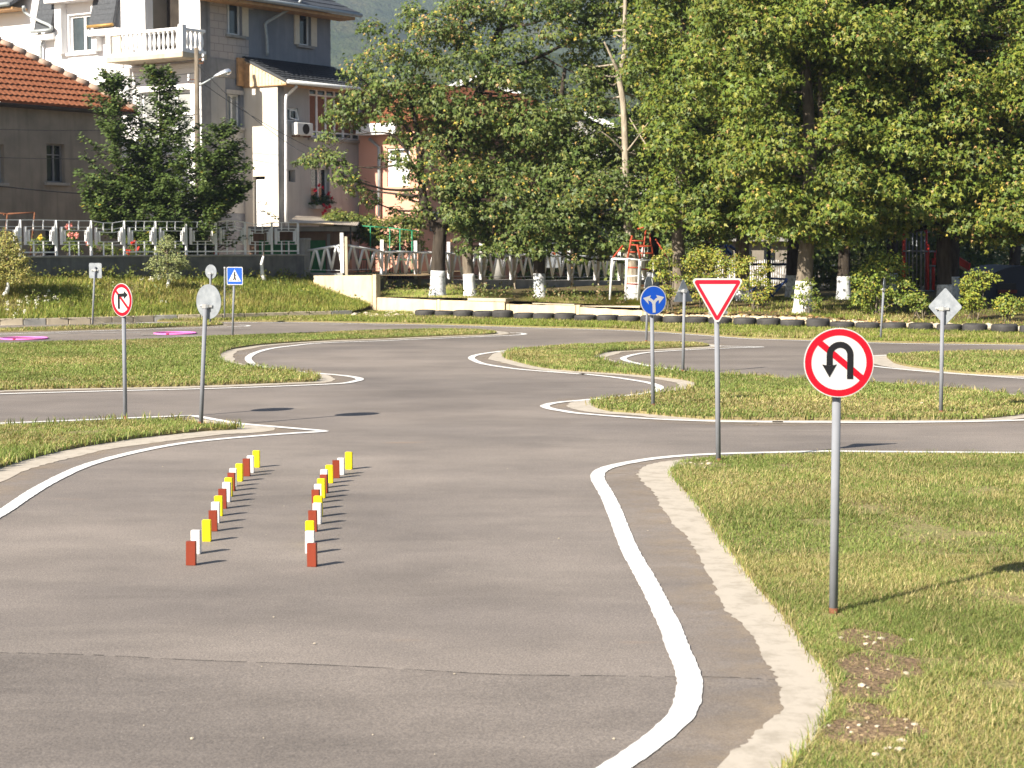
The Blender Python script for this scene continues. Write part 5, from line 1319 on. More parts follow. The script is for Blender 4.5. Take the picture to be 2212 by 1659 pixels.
GY = [(.23,.26,.032), (.18,.235,.035), (.29,.285,.042), (.125,.18,.032), (.35,.32,.07)]
DEN = 27
def tbase(x, y, Y=None):
    # where a trunk stands on the terrace
    Yv = Y or 48
    X = (x-1106)/4000*Yv; return Vector((X, Yv, terr_z(X, Yv)-.03))
# --- maple A (dark trunk, worn whitewash in a shaded tone) and its tall limb
bA = tbase(945, 650, 51.7)
trA = [bA, A(946,600,51.7), A(948,540,51.7), A(953,490,51.7), A(966,440,51.8), A(975,350,52), A(1000,270,52.1), A(1035,200,52.1), A(1062,110,52.1), A(1100,5,52.1), A(1120,-90,52.1)]
limbA = [([A(945,500,51.7), A(918,440,51.6), A(908,360,51.6), A(900,280,51.7), A(880,200,51.8)], .13, .05),
         ([A(1040,190,52.1), A(1100,150,51.9), A(1170,120,51.7), A(1240,85,51.6)], .085, .035),
         ([A(985,125,51.7), A(995,70,51.7), A(1003,30,51.7), A(1015,-20,51.8)], .07, .045), ([A(1003,42,51.7), A(1020,15,51.6), A(1040,-10,51.6)], .04, .02),
         ([A(1062,90,52.1), A(1090,60,51.8), A(1130,55,51.6), A(1165,45,51.5), A(1200,20,51.5)], .055, .025),
         ([A(930,455,51.6), A(860,300,51.1), A(760,290,50.7)], .05, .012), ([A(900,300,51.7), A(820,210,51.3), A(770,160,51.1)], .05, .012)]
clA = px_clumps([(800,62,.36), (828,108,.5), (778,150,.5), (852,175,.7), (796,205,.66), (735,236,.42), (900,118,.62), (905,215,.75), (880,50,.38), (765,262,.36), (712,256,.26), (705,296,.28), (690,338,.34), (722,345,.33), (742,380,.36), (770,405,.34), (798,432,.28), (836,250,.5), (868,300,.42), (846,338,.26), (878,352,.30), (925,300,.75), (960,225,.75), (1000,150,.75), (940,60,.62), (990,75,.55), (985,300,.8), (930,375,.62), (985,395,.7), (880,420,.26), (855,455,.22), (912,455,.3), (1030,250,.7), (1040,110,.6), (1075,40,.62), (1090,170,.6), (1120,100,.55), (1150,20,.6), (1160,150,.55), (1205,70,.6), (1070,310,.8), (1190,195,.5), (1240,30,.7), (985,460,.45), (1030,380,.7), (640,352,.12), (655,345,.15), (672,352,.2), (1255,90,.5), (1290,30,.5), (1268,165,.42), (1300,105,.36), (1232,232,.45), (1300,225,.3), (1180,252,.55), (1215,10,.5), (1170,-30,.6), (1265,-30,.6), (1130,-20,.5), (1030,20,.45), (890,20,.3)], 51.3, .9)
clA += ell_clumps(1040, 150, 190, 230, 51.8, 1.3, 13, .35, .55, 31)
tree('maple_tree', 'dark leaning maple, worn bluish limewash on thick trunk, beside the brightest white trunk', 'tree', trA, [.225,.20,.19,.18,.16,.15,.14,.13,.11,.09,.06], clA, DEN, .135, GD, MAT['bark_dark'], .75, 'limewash_worn_shaded', 'maples along the terrace', .085, limbA, flat=.85)
# --- maple B (bright white base)
bB = tbase(1016, 642, 51.4)
trB = [bB, A(1013,600,51.4), A(1010,560,51.4), A(1012,510,51.5), A(1030,430,51.7), A(1050,330,51.8), A(1060,200,52)]
clB = px_clumps([(1060,470,.62), (1020,505,.40), (1010,470,.4), (1100,430,.72), (1080,525,.44), (1120,500,.55), (1150,445,.7), (1130,350,.8), (1080,390,.75), (1180,360,.75), (1140,270,.75), (1100,540,.3), (1000,540,.22), (1050,545,.25), (1200,290,.7), (1090,250,.6)], 51.0, .8)
clB += ell_clumps(1080, 400, 130, 150, 51.4, 1.0, 16, .4, .6, 32)
tree('maple_tree', 'short maple whose trunk foot is painted bright clean white', 'tree', trB, [.17,.155,.15,.14,.12,.09,.05], clB, DEN, .135, GD, MAT['bark_mid'], .68, 'limewash', 'maples along the terrace', .07, flat=.85)
# --- maple C
bC = tbase(1166, 640, 51.3)
trC = [bC, A(1165,600,51.3), A(1164,550,51.3), A(1160,500,51.3), A(1170,420,51.4), A(1200,300,51.5), A(1220,150,51.5)]
clC = px_clumps([(1190,520,.5), (1165,545,.28), (1230,470,.72), (1200,430,.72), (1270,420,.75), (1260,520,.55), (1310,475,.65), (1320,400,.7), (1300,540,.45), (1345,520,.45), (1240,340,.72), (1290,310,.5), (1365,455,.5), (1240,560,.25), (1350,560,.2), (1150,480,.5), (1225,245,.45), (1275,225,.45)], 50.6, .9)
clC += ell_clumps(1240, 370, 120, 190, 51.2, 1.0, 20, .4, .62, 33, avoid=((1310,0,1385,330),))
tree('maple_tree', 'dark maple with grey-blue limewashed trunk in front of the zigzag fence', 'tree', trC, [.175,.165,.16,.15,.13,.10,.05], clC, DEN, .135, GD, MAT['bark_dark'], .72, 'limewash_worn_shaded', 'maples along the terrace', .06, flat=.85)
# --- pale slender trunk E
bE = tbase(1368, 632, 50.5)
trE = [bE, A(1366,590,50.5), A(1362,540,50.5), A(1356,460,50.5), A(1352,380,50.5), A(1350,300,50.5), A(1346,220,50.5), A(1338,165,50.5), A(1349,110,50.5), A(1350,30,50.5), A(1352,-60,50.5)]
limbE = [([A(1338,160,50.5), A(1322,125,50.3), A(1305,90,50.2)], .06, .02), ([A(1352,330,50.5), A(1375,300,50.2), A(1400,265,50)], .03, .012), ([A(1350,330,50.5), A(1320,300,50.2), A(1300,285,50.1)], .03, .012), ([A(1400,320,50), A(1375,280,50.2), A(1360,255,50.4)], .025, .012)]
clE = px_clumps([(1290,60,.55), (1310,170,.42), (1285,150,.4), (1395,60,.5), (1420,120,.5), (1400,190,.5), (1430,250,.55), (1300,240,.36), (1395,350,.5), (1425,320,.5), (1340,370,.28), (1310,345,.36), (1290,400,.4), (1400,420,.5), (1320,10,.55), (1380,-10,.6), (1270,200,.36), (1370,400,.3), (1245,130,.4), (1310,60,.4), (1300,-30,.55), (1375,130,.36), (1385,250,.4), (1322,290,.3), (1380,310,.36)], 52.0, .6)
tree('slender_tree', 'slender tree with pale bare trunk rising behind the climbing frame', 'tree', trE, [.2,.19,.17,.12,.095,.088,.082,.075,.065,.055,.04], clE, DEN, .13, GL+GD, MAT['bark_pale'], .5, 'limewash_worn_shaded', 'maples along the terrace', .05, limbE, flat=.72)
# --- right-hand maples
low = lambda x: float(np.interp(x, [1380,1450,1520,1600,1700,1780,1900,1960,2040,2120,2212,2400], [530,500,500,480,500,545,520,520,470,545,530,540]))
def skirt(x0, x1, Y, n, seed, up=70):
    r_ = random.Random(seed); out = []
    for k in range(n):
        x = lerp(x0, x1, (k+r_.random())/n); y = low(x)-18-r_.random()**1.3*up; p = A(x, y, Y+r_.uniform(-1.4,.8)); out.append((p.x, p.y, p.z, r_.uniform(.34,.58)))
    return out
bD = tbase(1466, 600, 49.5)
trD = [bD, A(1467,560,49.5), A(1464,520,49.5), A(1468,460,49.5), A(1471,420,49.5), A(1470,340,49.6), A(1469,230,49.6), A(1475,90,49.7), A(1478,-60,49.7)]
clD = [c for c in ell_clumps(1505, 190, 125, 350, 49.2, 1.9, 46, .48, .80, 3, low, avoid=((1432,360,1500,600), (1300,0,1395,600)))]+skirt(1400, 1440, 49, 4, 61)+skirt(1495, 1560, 49, 6, 67)
tree('maple_tree', 'maple with pale sunlit leaning trunk left of the tall yellow-green bush', 'tree', trD, [.19,.17,.165,.16,.15,.13,.12,.09,.06], clD, DEN, .135, GL+GD[:1], MAT['bark_mid'], None, group='maples along the terrace', tan=.035, flat=.82)
bF = tbase(1605, 600, 51.0)
trF = [bF, A(1604,560,51), A(1605,500,51), A(1612,420,51), A(1620,300,51), A(1622,120,51), A(1625,-60,51)]
clF = ell_clumps(1610, 170, 125, 340, 50.6, 2.0, 40, .5, .85, 5, low, avoid=((1572,430,1640,600),))+skirt(1530, 1580, 50.4, 4, 62)+skirt(1640, 1690, 50.4, 5, 68)
tree('maple_tree', 'maple with brown shaded trunk standing behind the two bushes', 'tree', trF, [.20,.185,.18,.17,.15,.12,.08], clF, DEN*.9, .135, GL+GD[:2], MAT['bark_mid'], .55, group='maples along the terrace', tan=.03, flat=.82)
bGt = tbase(1733, 672, 45.2)
trG = [bGt, A(1737,610,45.2), A(1742,540,45.2), A(1748,480,45.2), A(1746,440,45.2), A(1752,380,45.3), A(1750,300,45.4), A(1745,220,45.5), A(1738,100,45.6), A(1736,-40,45.7), A(1736,-160,45.8)]
limbG = [([A(1757,425,45.3), A(1770,330,45.6), A(1775,280,45.6), A(1772,180,45.6), A(1780,60,45.7)], .11, .05), ([A(1748,470,45.2), A(1765,455,45), A(1790,430,44.8)], .035, .015), ([A(1736,300,45.4), A(1700,270,45), A(1660,230,44.6)], .05, .015), ([A(1736,60,45.6), A(1715,20,45.4), A(1690,-10,45.2)], .045, .02)]
clG = ell_clumps(1760, 130, 250, 390, 45.0, 2.3, 112, .42, .74, 7, low, avoid=((1705,60,1795,560),))+skirt(1630, 1725, 44.6, 8, 63)+skirt(1770, 1930, 44.4, 16, 64, 110)
tree('maple_tree', 'biggest maple on the right, thick grey trunk with white painted foot', 'tree', trG, [.215,.20,.19,.185,.20,.18,.15,.14,.12,.10,.06], clG, DEN*1.05, .128, GL, MAT['bark_mid'], .80, 'limewash', 'maples along the terrace', .03, limbG, flat=.82)
bH = tbase(2040, 640, 46.8)
trH = [bH, A(2040,590,46.8), A(2038,520,46.8), A(2050,400,46.8), A(2070,250,46.8), A(2080,80,46.8), A(2085,-80,46.8)]
limbH = [([A(2050,420,46.8), A(2100,340,46), A(2160,300,45.4), A(2215,265,45)], .08, .02), ([A(2040,480,46.8), A(1990,420,46), A(1940,395,45.4)], .07, .02), ([A(2050,400,46.8), A(2010,330,46), A(1960,300,45.5)], .06, .02)]
clH = ell_clumps(2085, 150, 300, 390, 46.3, 2.6, 128, .42, .76, 9, low)+skirt(1890, 2000, 45.6, 10, 65, 90)+skirt(2040, 2330, 45.2, 26, 66, 120)
tree('maple_tree', 'wide maple filling the right edge, forked whitewashed trunk in deep shade', 'tree', trH, [.20,.18,.17,.15,.12,.09,.06], clH, DEN*.98, .128, GL, MAT['bark_dark'], .62, 'limewash_worn_shaded', 'maples along the terrace', .06, limbH, flat=.82)
# --- deeper row: whitewashed trunks in the dark
for (x, Y, lab, sd_) in ((1711, 52.5, 'maple in the back row just left of the thick trunk', 21), (1822, 51.0, 'maple in the back row between thick trunk and round bush', 22), (2057, 50.5, 'maple in the back row behind the diamond sign', 23), (1925, 56, 'back row maple behind the round bush', 24), (2190, 57, 'back row maple behind the navy playhouse', 25), (1530, 57, 'back row maple behind the swing frame', 26), (1410, 58, 'back row maple right of the slender pale trunk', 27)):
    b_ = tbase(x, 0, Y); t_ = [b_, b_+UP*1.2, b_+UP*2.6+Vector((.1,0,0)), b_+UP*4.5+Vector((.15,.1,0)), b_+UP*7.5+Vector((.1,.2,0))]
    xe = 150 if x > 1500 else 105
    cl_ = ell_clumps(x, 130 if x > 1500 else 250, xe, 380 if x > 1500 else 260, Y+.3, 2.0, 34 if x > 1500 else 26, .65, 1.0, sd_, lambda xx: low(xx)+25)
    tree('maple_tree', lab, 'tree', t_, [.19,.17,.16,.13,.06], cl_, 17, .19, GD+GL[:2], MAT['bark_dark'], .66, 'limewash_worn_shaded', 'maples in the shaded back row', .02, flat=.7)
# hedge closing the view behind the playground
def foliage_thing(name, label, cat, base, clumps, dens, size, pal, stems=0, group=None, tan=.0, bark=None, flat=.8, shape=None, stem_r=.012, spread=.25, tanpal=None):
    root = thing(name, base, label, cat, group)
    kw = dict(tanpal=tanpal) if tanpal else {}
    V, T, C = clump_leaves(clumps, dens, size, pal, tan, flat, shape or (OVAL_P, OVAL_T), .25, .25, **kw); np_obj('foliage', V, T, C, MAT['leaf'], root)
    if stems:
        mb = MB()
        for k in range(stems):
            c = clumps[k % len(clumps)]; p0 = Vector(base)+Vector((random.uniform(-spread, spread), random.uniform(-.15,.15), -.02))
            e = Vector(c[:3]); mb.tube(smooth_line([p0, p0+(e-p0)*.5+Vector((random.uniform(-.1,.1), 0, .08)), e], 3), [stem_r]*3+[stem_r*.7]*3+[.004], 5, False)
        mb.build('stems', bark or MAT['bark_mid'], root, True)
    return root
for k, (x0, x1, Y) in enumerate(((1330,1560,68), (1740,1960,62), (1900,2120,60), (2080,2420,63))):
    cl_ = []
    for j in range(26):
        x = random.uniform(x0, x1); y = random.uniform(470, 610); p = A(x, y, Y+random.uniform(-.8,.8)); cl_.append((p.x, p.y, p.z, random.uniform(.6,.95)))
    b_ = A((x0+x1)/2, 640, Y)
    foliage_thing('shrub', ('dark shrubbery behind the climbing frame', 'dark shrubbery right of the thick trunk', 'dark shrubbery behind the slide tower', 'dark shrubbery behind the navy playhouse')[k], 'shrub', (b_.x, b_.y, .3), cl_, 17, .20, GD, 8, 'shrubbery closing off the playground', stem_r=.03)
for k, (x0, x1, Y) in enumerate(((930,1080,66), (1080,1230,68), (1230,1390,70))):
    cl_ = []
    for j in range(18):
        p = A(random.uniform(x0, x1), random.uniform(500, 600), Y+random.uniform(-.6,.6)); cl_.append((p.x, p.y, p.z, random.uniform(.45,.75)))
    b_ = A((x0+x1)/2, 640, Y)
    foliage_thing('shrub', ('dark shrub behind the zigzag fence near the leaning maple', 'dark shrub behind the middle of the zigzag fence', 'dark shrub behind the right end of the zigzag fence')[k], 'shrub', (b_.x, b_.y, .3), cl_, 14, .19, GD, 6, 'shrubs behind the zigzag fence', stem_r=.03)
# --- sunny bushes on the terrace edge
def bush(label, pts, Y, basepx, pal, dens=22, size=.07, stems=9, tan=.08, r=.22):
    b_ = A(basepx[0], basepx[1], Y); b_.z = terr_z(b_.x, b_.y)
    cl_ = [(*(lambda p: (p.x, p.y, p.z))(A(x, y, Y+random.uniform(-.2,.2))), r*.95*random.uniform(.8,1.25)) for x, y in pts]
    return foliage_thing('bush', label, 'bush', (b_.x, b_.y, b_.z), cl_, dens, size, pal, stems, 'sunlit bushes on the terrace edge', tan, tanpal=((.42,.34,.04), (.45,.38,.07), (.30,.16,.06)), spread=.15)
bush('narrow yellow-leaved bush right of the climbing frame', [(1420,560), (1432,590), (1440,545), (1450,570), (1455,600), (1440,620), (1425,600), (1452,635), (1430,635), (1415,575)], 47.0, (1442,668), GY, 22, .068, 9, .15, .17)
bush('tall yellow-green bush behind the triangular sign back', [(1500,555), (1520,545), (1545,550), (1560,565), (1575,575), (1530,575), (1505,590), (1490,570), (1550,590), (1585,585), (1520,605), (1535,560), (1495,615), (1510,635), (1480,600)], 47.4, (1520,662), GY, 22, .070, 9, .12, .24)
bush('airy yellow bush right of the give way sign', [(1605,580), (1620,560), (1640,590), (1650,610), (1625,610), (1645,640), (1620,640), (1660,625), (1605,620), (1655,580), (1635,650), (1595,565)], 46.2, (1632,676), GY, 22, .066, 12, .15, .20)
bush('small leafy bush at the foot of the thick trunk', [(1725,620), (1745,610), (1755,630), (1765,645), (1740,640), (1720,640), (1760,660), (1735,655)], 44.4, (1745,684), GL+GY[:2], 22, .07, 8, .05, .15)
bush('big round bush behind the narrow turned sign', [(1870,580), (1895,560), (1925,560), (1945,580), (1880,610), (1905,590), (1930,605), (1955,610), (1865,630), (1890,640), (1915,630), (1940,640), (1960,650), (1880,665), (1905,660), (1850,600), (1970,640), (1920,575), (1860,650)], 44.6, (1897,694), GY[1:4]+GL[:2], 22, .075, 14, .05, .27)
bush('small low bush between round bush and diamond sign', [(1975,640), (1990,645), (2000,655), (1965,650), (1985,665)], 43.6, (1987,690), GL, 22, .075, 5, .03, .15)
bush('leggy bush right of the diamond sign', [(2095,600), (2110,590), (2130,595), (2145,600), (2105,620), (2120,615), (2085,610), (2100,640), (2080,650), (2110,655), (2095,665), (2090,630)], 43.0, (2098,694), GY[:3]+GL[:1], 22, .075, 5, .06, .18)
bush('small bush on thin stems at the right edge', [(2160,650), (2175,645), (2190,655), (2180,670), (2165,665), (2205,650), (2215,665)], 42.6, (2178,694), GY[1:4], 22, .075, 6, .05, .17)

# --- dark two-stemmed hornbeam in the garden on the left
def spray_tree():
    bx = A(372, 560, 53.5); base = Vector((bx.x, bx.y, 1.0)); root = thing('hornbeam_tree', base, 'dense dark green two-topped tree behind the white fence', 'tree')
    rr_ = random.Random(4); mb = MB(); br_ = []
    lead = [([base, A(360,470,53.5), A(345,380,53.5), A(346,290,53.5), A(345,205,53.5), A(338,150,53.5)], 165, .08), ([base+Vector((-.4,.1,0)), A(300,480,53.3), A(262,400,53.2), A(250,300,53.2), A(246,205,53.2), A(235,160,53.2)], 125, .07), ([base+Vector((.4,-.1,0)), A(430,470,53.2), A(455,390,53), A(470,330,52.9), A(490,265,52.8)], 125, .05), ([base+Vector((.3,.1,0)), A(420,500,53.2), A(480,450,53), A(520,410,52.9)], 70, .04), ([base+Vector((-.3,.1,0)), A(290,510,53.2), A(230,470,53), A(205,430,52.9)], 60, .04)]
    Ps, Ns, Ts, Sz = [], [], [], []
    for L_, nb, r0 in lead:
        sl2 = smooth_line(L_, 6); mb.tube(sl2, [lerp(r0, .008, k/(len(sl2)-1)) for k in range(len(sl2))], 7)
        for k in range(nb):
            f = rr_.uniform(.08, 1.0); i = min(len(sl2)-2, int(f*(len(sl2)-1))); p = sl2[i]
            az = rr_.uniform(0, 2*math.pi); ln = (lerp(1.95, .35, f**1.15) if r0 > .045 else lerp(1.1, .45, f))*rr_.uniform(.65, 1.1)
            d = Vector((math.cos(az), math.sin(az)*.8, rr_.uniform(.10, .50)+.25*f)).normalized()
            # keep the outline of the photo
            e = p+d*ln; pts_ = smooth_line([p, p+d*ln*.55+UP*-.05*ln, e+UP*.10*ln], 4)
            mb.tube(pts_, [lerp(.016, .003, q/(len(pts_)-1)) for q in range(len(pts_))], 4, False)
            nl = int((100-38*f)*ln+12)
            for q in range(nl):
                g = rr_.random()**.8; pp_ = p+d*ln*g; w_ = .115*(1-.45*g)*ln**.4
                Ps.append((pp_.x+rr_.gauss(0, w_), pp_.y+rr_.gauss(0, w_), pp_.z+rr_.gauss(0, .035)+.08*ln*g*g))
                Ns.append((rr_.gauss(0,.42)-.1, rr_.gauss(0,.42)-.25, 1)); Ts.append((d.x+rr_.gauss(0,.6), d.y+rr_.gauss(0,.6), d.z-.35)); Sz.append(rr_.uniform(.085, .14))
    mb.build('stems', MAT['bark_dark'], root, True)
    n = len(Ps); pal = np.array([(.064,.104,.028), (.084,.124,.033), (.106,.146,.042), (.068,.106,.024)])
    c = pal[rng.integers(0, 4, n)]*rng.uniform(.75, 1.3, (n, 1)); c[rng.random(n) < .006] = (.30,.24,.03)
    V, T, C = leaves(np.array(Ps), np.array(Ns), np.array(Ts), np.array(Sz), c, (OVAL_P*np.array([1.35,1,1]), OVAL_T)); np_obj('crown', V, T, C, MAT['leaf'], root)
spray_tree()
# --- two little trees and a sapling on the bank
def bank_pt(x, y):
    best = None
    for i in range(NB+1):
        for j in range(NV+1):
            p = BG[i][j]; d = p-CAM; px = CXP+FPX*d.x/d.dot(_f); py = CYP-FPX*d.dot(_u)/d.dot(_f); e = (px-x)**2+(py-y)**2
            if best is None or e < best[0]: best = (e, p)
    return best[1].copy()
def small_tree(label, foot, pts, Y_off, pal, r, wash, size=.06, tan=.02, dens=24):
    b_ = bank_pt(*foot); Yt = b_.y
    top = A(pts[0][0], pts[0][1], Yt)
    tr = [Vector((b_.x, b_.y, b_.z-.05)), A(foot[0]+1, foot[1]-18, Yt), A(lerp(foot[0], pts[0][0], .5), lerp(foot[1], pts[0][1], .5), Yt), top]
    cl_ = [(*(lambda p: (p.x, p.y, p.z))(A(x, y, Yt+random.uniform(-.22,.22))), r*1.35*random.uniform(.75,1.2)) for x, y in pts]
    tree('young_tree', label, 'tree', tr, [.05,.042,.03,.015], cl_, dens, size, pal, MAT['bark_mid'], wash, 'limewash', 'young trees on the grass bank', tan, flat=.8, shape=(OVAL_P, OVAL_T), twig=.008)
PS = [(.25,.25,.06), (.30,.28,.07), (.20,.215,.06), (.33,.27,.08)]
small_tree('round yellow-green young tree at the left edge of the bank', (16,640), [(15,512), (5,535), (30,540), (15,560), (42,560), (-5,570), (30,580), (55,585), (10,595), (40,600), (-15,590), (-20,550), (22,525)], 0, PS, .20, .42)
small_tree('pale green young tree with white stem on the bank by the wall', (363,626), [(360,520), (348,540), (372,540), (340,560), (362,560), (385,560), (332,575), (355,580), (380,580), (395,575), (345,595), (372,598), (362,530)], 0, [(.22,.25,.10), (.26,.285,.12), (.18,.215,.08)], .14, .45, .055)
b_ = bank_pt(569, 612); sp0 = Vector((b_.x, b_.y, b_.z-.05)); Ys = b_.y
sr = thing('sapling', sp0, 'thin bare sapling with a thick white painted stem before the dark wall', 'sapling')
MB().tube([sp0, A(566,590,Ys), A(565,570,Ys), A(569,553,Ys)], [.055,.06,.045,.03], 9).build('painted_stem', MAT['limewash'], sr, True)
mb = MB(); mb.tube(smooth_line([A(569,556,Ys), A(571,520,Ys), A(570,480,Ys), A(566,452,Ys)], 4), [.018]*6+[.010]*6+[.006], 5, False); mb.tube([A(571,505,Ys), A(585,490,Ys), A(595,475,Ys)], .006, 5, False); mb.build('twigs', MAT['bark_mid'], sr, True)
cl_ = [(*(lambda p: (p.x, p.y, p.z))(A(x, y, Ys)), .06) for x, y in ((568,455), (580,460), (592,466), (571,440), (597,470), (560,435))]
V, T, C = clump_leaves(cl_, 20, .07, GL, 0, .8, (OVAL_P, OVAL_T)); np_obj('leaves', V, T, C, MAT['leaf'], sr)

# --- vines, roses and window flowers
def flowers(root, pts, Y, cols, r=.05, n=26, name='flower'):
    for (x, y) in pts:
        c = A(x, y, Y) if Y else FX.pt(*FX.uz(x, y, .30), .30); P = np.array([c]*n)+rng.normal(size=(n, 3))*r*.35; d = unit(rng.normal(size=(n, 3))+np.array([-.3,-.8,.3]))
        V, T, C = leaves(P, d, rng.normal(size=(n, 3)), np.full(n, r*1.1), np.array([cols]*n)*rng.uniform(.8, 1.15, (n, 1)), (OVAL_P*np.array([1.6,1,1]), OVAL_T)); np_obj(name, V, T, C, MAT['petal'], root)
vb = A(830, 560, 58.5); vc = []
for k in range(70):
    x = random.uniform(700, 905); y = random.gauss(500, 12) if x < 770 else random.uniform(472, 545)
    if x < 770: y = random.uniform(468, 486) if x > 725 else random.uniform(474, 482)
    p = A(x, y, 59.5+random.uniform(-.9,.9)); vc.append((p.x, p.y, p.z, random.uniform(.18,.34)))
GV = [(.11,.15,.03), (.15,.18,.035), (.20,.20,.045), (.07,.11,.025)]
vine = foliage_thing('grape_vine', 'yellow-green grape vine over a green pipe pergola left of the maples', 'vine', (vb.x, vb.y+1, .9), vc, 22, .11, GV, 8, shape=(LEAF_P, LEAF_T), spread=1.0)
pg = thing('pergola', A(845, 600, 58.6), 'green pipe pergola carrying the grape vine', 'pergola')
for a, b in (((780,488),(840,492)), ((840,492),(905,500)), ((842,492),(842,600)), ((864,495),(864,600)), ((800,488),(800,600)), ((890,498),(890,600)), ((770,590),(905,592)), ((770,560),(905,562))): MB().tube([A(*a, 58.6), A(*b, 58.6)], .018, 6).build('pipe', MAT['greenp'], pg, True)
for k in range(24): x = 775+k*5.6; MB().tube([A(x,556,58.7), A(x,606,58.7)], .008, 5).build('bar', M_plain('dark_green', (.012,.05,.025), .6) if k == 0 else bpy.data.materials['dark_green'], pg)
gc = [(*(lambda p: (p.x, p.y, p.z))(FX.pt(*FX.uz(x, y, .14), .14)), .15) for x, y in ((682,428), (695,432), (705,425), (690,440), (712,435), (700,440), (678,438))]
fb = foliage_thing('geranium_box', 'red geraniums spilling from the window ledge of the pale house', 'flowers', tuple(FX.pt(*FX.uz(695, 444, .14), .14)), gc, 26, .07, [(.02,.05,.018), (.03,.07,.02)])
flowers(fb, [(680,412), (697,405), (710,418), (716,428), (700,443), (706,448), (712,446), (702,455), (698,461), (689,400)], None, (.55,.015,.045), .05)
for k, (pts, fl_, colr, lab) in enumerate((([(75,525), (90,520), (100,530), (85,540)], [(88,513)], (.55,.40,.05), 'low garden plant with a yellow bloom behind the left fence bays'), ([(150,505), (155,520), (148,535), (160,530), (165,540)], [(151,487), (153,508), (166,509), (146,491), (191,524)], (.75,.30,.26), 'tall rose bush with salmon pink blooms behind the fence'), ([(205,530), (218,540), (230,535), (240,545)], [(213,536)], (.75,.62,.55), 'low rose bush with one whitish bloom behind the fence'), ([(280,520), (290,530), (300,540), (310,520), (285,545), (320,540)], [(286,525), (295,539), (278,545)], (.55,.03,.015), 'rose bush with red blooms behind the fence'), ([(430,540), (445,530), (460,545), (420,545)], [(466,545)], (.55,.03,.015), 'small bush with a red bloom behind the right fence bays'))):
    Yr = fenceP(pts[0][0]).y+1.2; b_ = A(pts[0][0], 560, Yr)
    o_ = foliage_thing('rose_bush', lab, 'bush', (b_.x, b_.y, 1.0), [(*(lambda p: (p.x, p.y, p.z))(A(x, y, Yr)), .17) for x, y in pts], 22, .06, GL[:3]+GD[:1], 5, 'garden plants behind the fence')
    flowers(o_, fl_, Yr-.25, colr, .065, 30)
# ================================================================== GRASS (uncountable)
def blades(name, label, P, h, wd, pal, dry, seed=1, lean=.8, one=False):
    n = len(P); g = np.random.default_rng(seed)
    az = g.uniform(0, 2*np.pi, n); d = np.stack([np.cos(az), np.sin(az), np.zeros(n)], 1); s = np.stack([-np.sin(az), np.cos(az), np.zeros(n)], 1)
    hh = h*g.uniform(.5, 1.35, n)*(.72+.6*vnoise(P[:, 0]*1.7, P[:, 1]*1.7, seed+5)); ww_ = wd*g.uniform(.7, 1.3, n)
    ln = hh*lean*g.uniform(.2, 1.5, n)
    b0 = P-s*ww_[:, None]/2; b1 = P+s*ww_[:, None]/2
    mid = P+d*(ln*.3)[:, None]+np.array([0,0,1])*(hh*.6)[:, None]; m0 = mid-s*ww_[:, None]*.38; m1 = mid+s*ww_[:, None]*.38
    tip = P+d*ln[:, None]+np.array([0,0,1])*hh[:, None]
    V = np.stack([b0, b1, m1, m0, tip], 1).reshape(-1, 3); o = (np.arange(n)*5)[:, None]
    T = np.concatenate([o+np.array([[0,1,2]]), o+np.array([[0,2,3]]), o+np.array([[3,2,4]])], 0)
    nv = 5
    if one:
        V = np.stack([b0, b1, tip], 1).reshape(-1, 3); T = (np.arange(n)*3)[:, None]+np.array([[0,1,2]]); nv = 3
    pal = np.array(pal); dry = np.array(dry)
    patch = .55*vnoise(P[:, 0]*.55, P[:, 1]*.55, seed)+.30*vnoise(P[:, 0]*2.1, P[:, 1]*2.1, seed+1)+.15*vnoise(P[:, 0]*6, P[:, 1]*6, seed+2)
    isdry = g.random(n) < np.clip((patch-.37)*2.0, .08, .72)
    c = pal[g.integers(0, len(pal), n)]; c[isdry] = dry[g.integers(0, len(dry), isdry.sum())]
    c = c*g.uniform(.75, 1.25, (n, 1))*(.80+.42*vnoise(P[:, 0]*1.3+7, P[:, 1]*1.3, seed+8))[:, None]
    ob = np_obj(name, V, T, np.repeat(c, nv, 0), MAT['grass'], origin=tuple(P.mean(0)*np.array([1,1,0])))
    return tag(ob, label, 'grass', kind='stuff')
def scatter(poly, dens, seed, ymax=None, xlim=None, bare=.16, ymin=None, edge=.0):
    g = np.random.default_rng(seed); xs = [p[0] for p in poly]; ys = [p[1] for p in poly]
    x0, x1, y0, y1 = min(xs), max(xs), min(ys), max(ys)
    if ymax: y1 = min(y1, ymax)
    if ymin: y0 = max(y0, ymin)
    n = int((x1-x0)*(y1-y0)*dens); px = g.uniform(x0, x1, n); py = g.uniform(y0, y1, n)
    # keep what the lens can see plus a margin to each side
    k = (np.abs(px) < py*.31+2.0); px, py = px[k], py[k]
    k = inpoly(px, py, poly); px, py = px[k], py[k]
    b = .6*vnoise(px*1.1, py*1.1, seed+50)+.4*vnoise(px*4.2, py*4.2, seed+51)
    k = g.random(len(px)) < np.clip((b-bare)*5, .04, 1); px, py = px[k], py[k]
    return np.stack([px, py, np.full(len(px), .034)], 1)
G1 = [(.172,.225,.056), (.210,.255,.068), (.138,.198,.048), (.245,.275,.088)]
GDRY = [(.38,.32,.14), (.46,.39,.195), (.32,.265,.115), (.30,.27,.092)]
Pf = [(p.x, p.y) for p in lawn_front]
PA = scatter(Pf, 17000, 1, ymax=11.5, bare=.17); PB = scatter(Pf, 6500, 2, ymin=11.5, bare=.12)
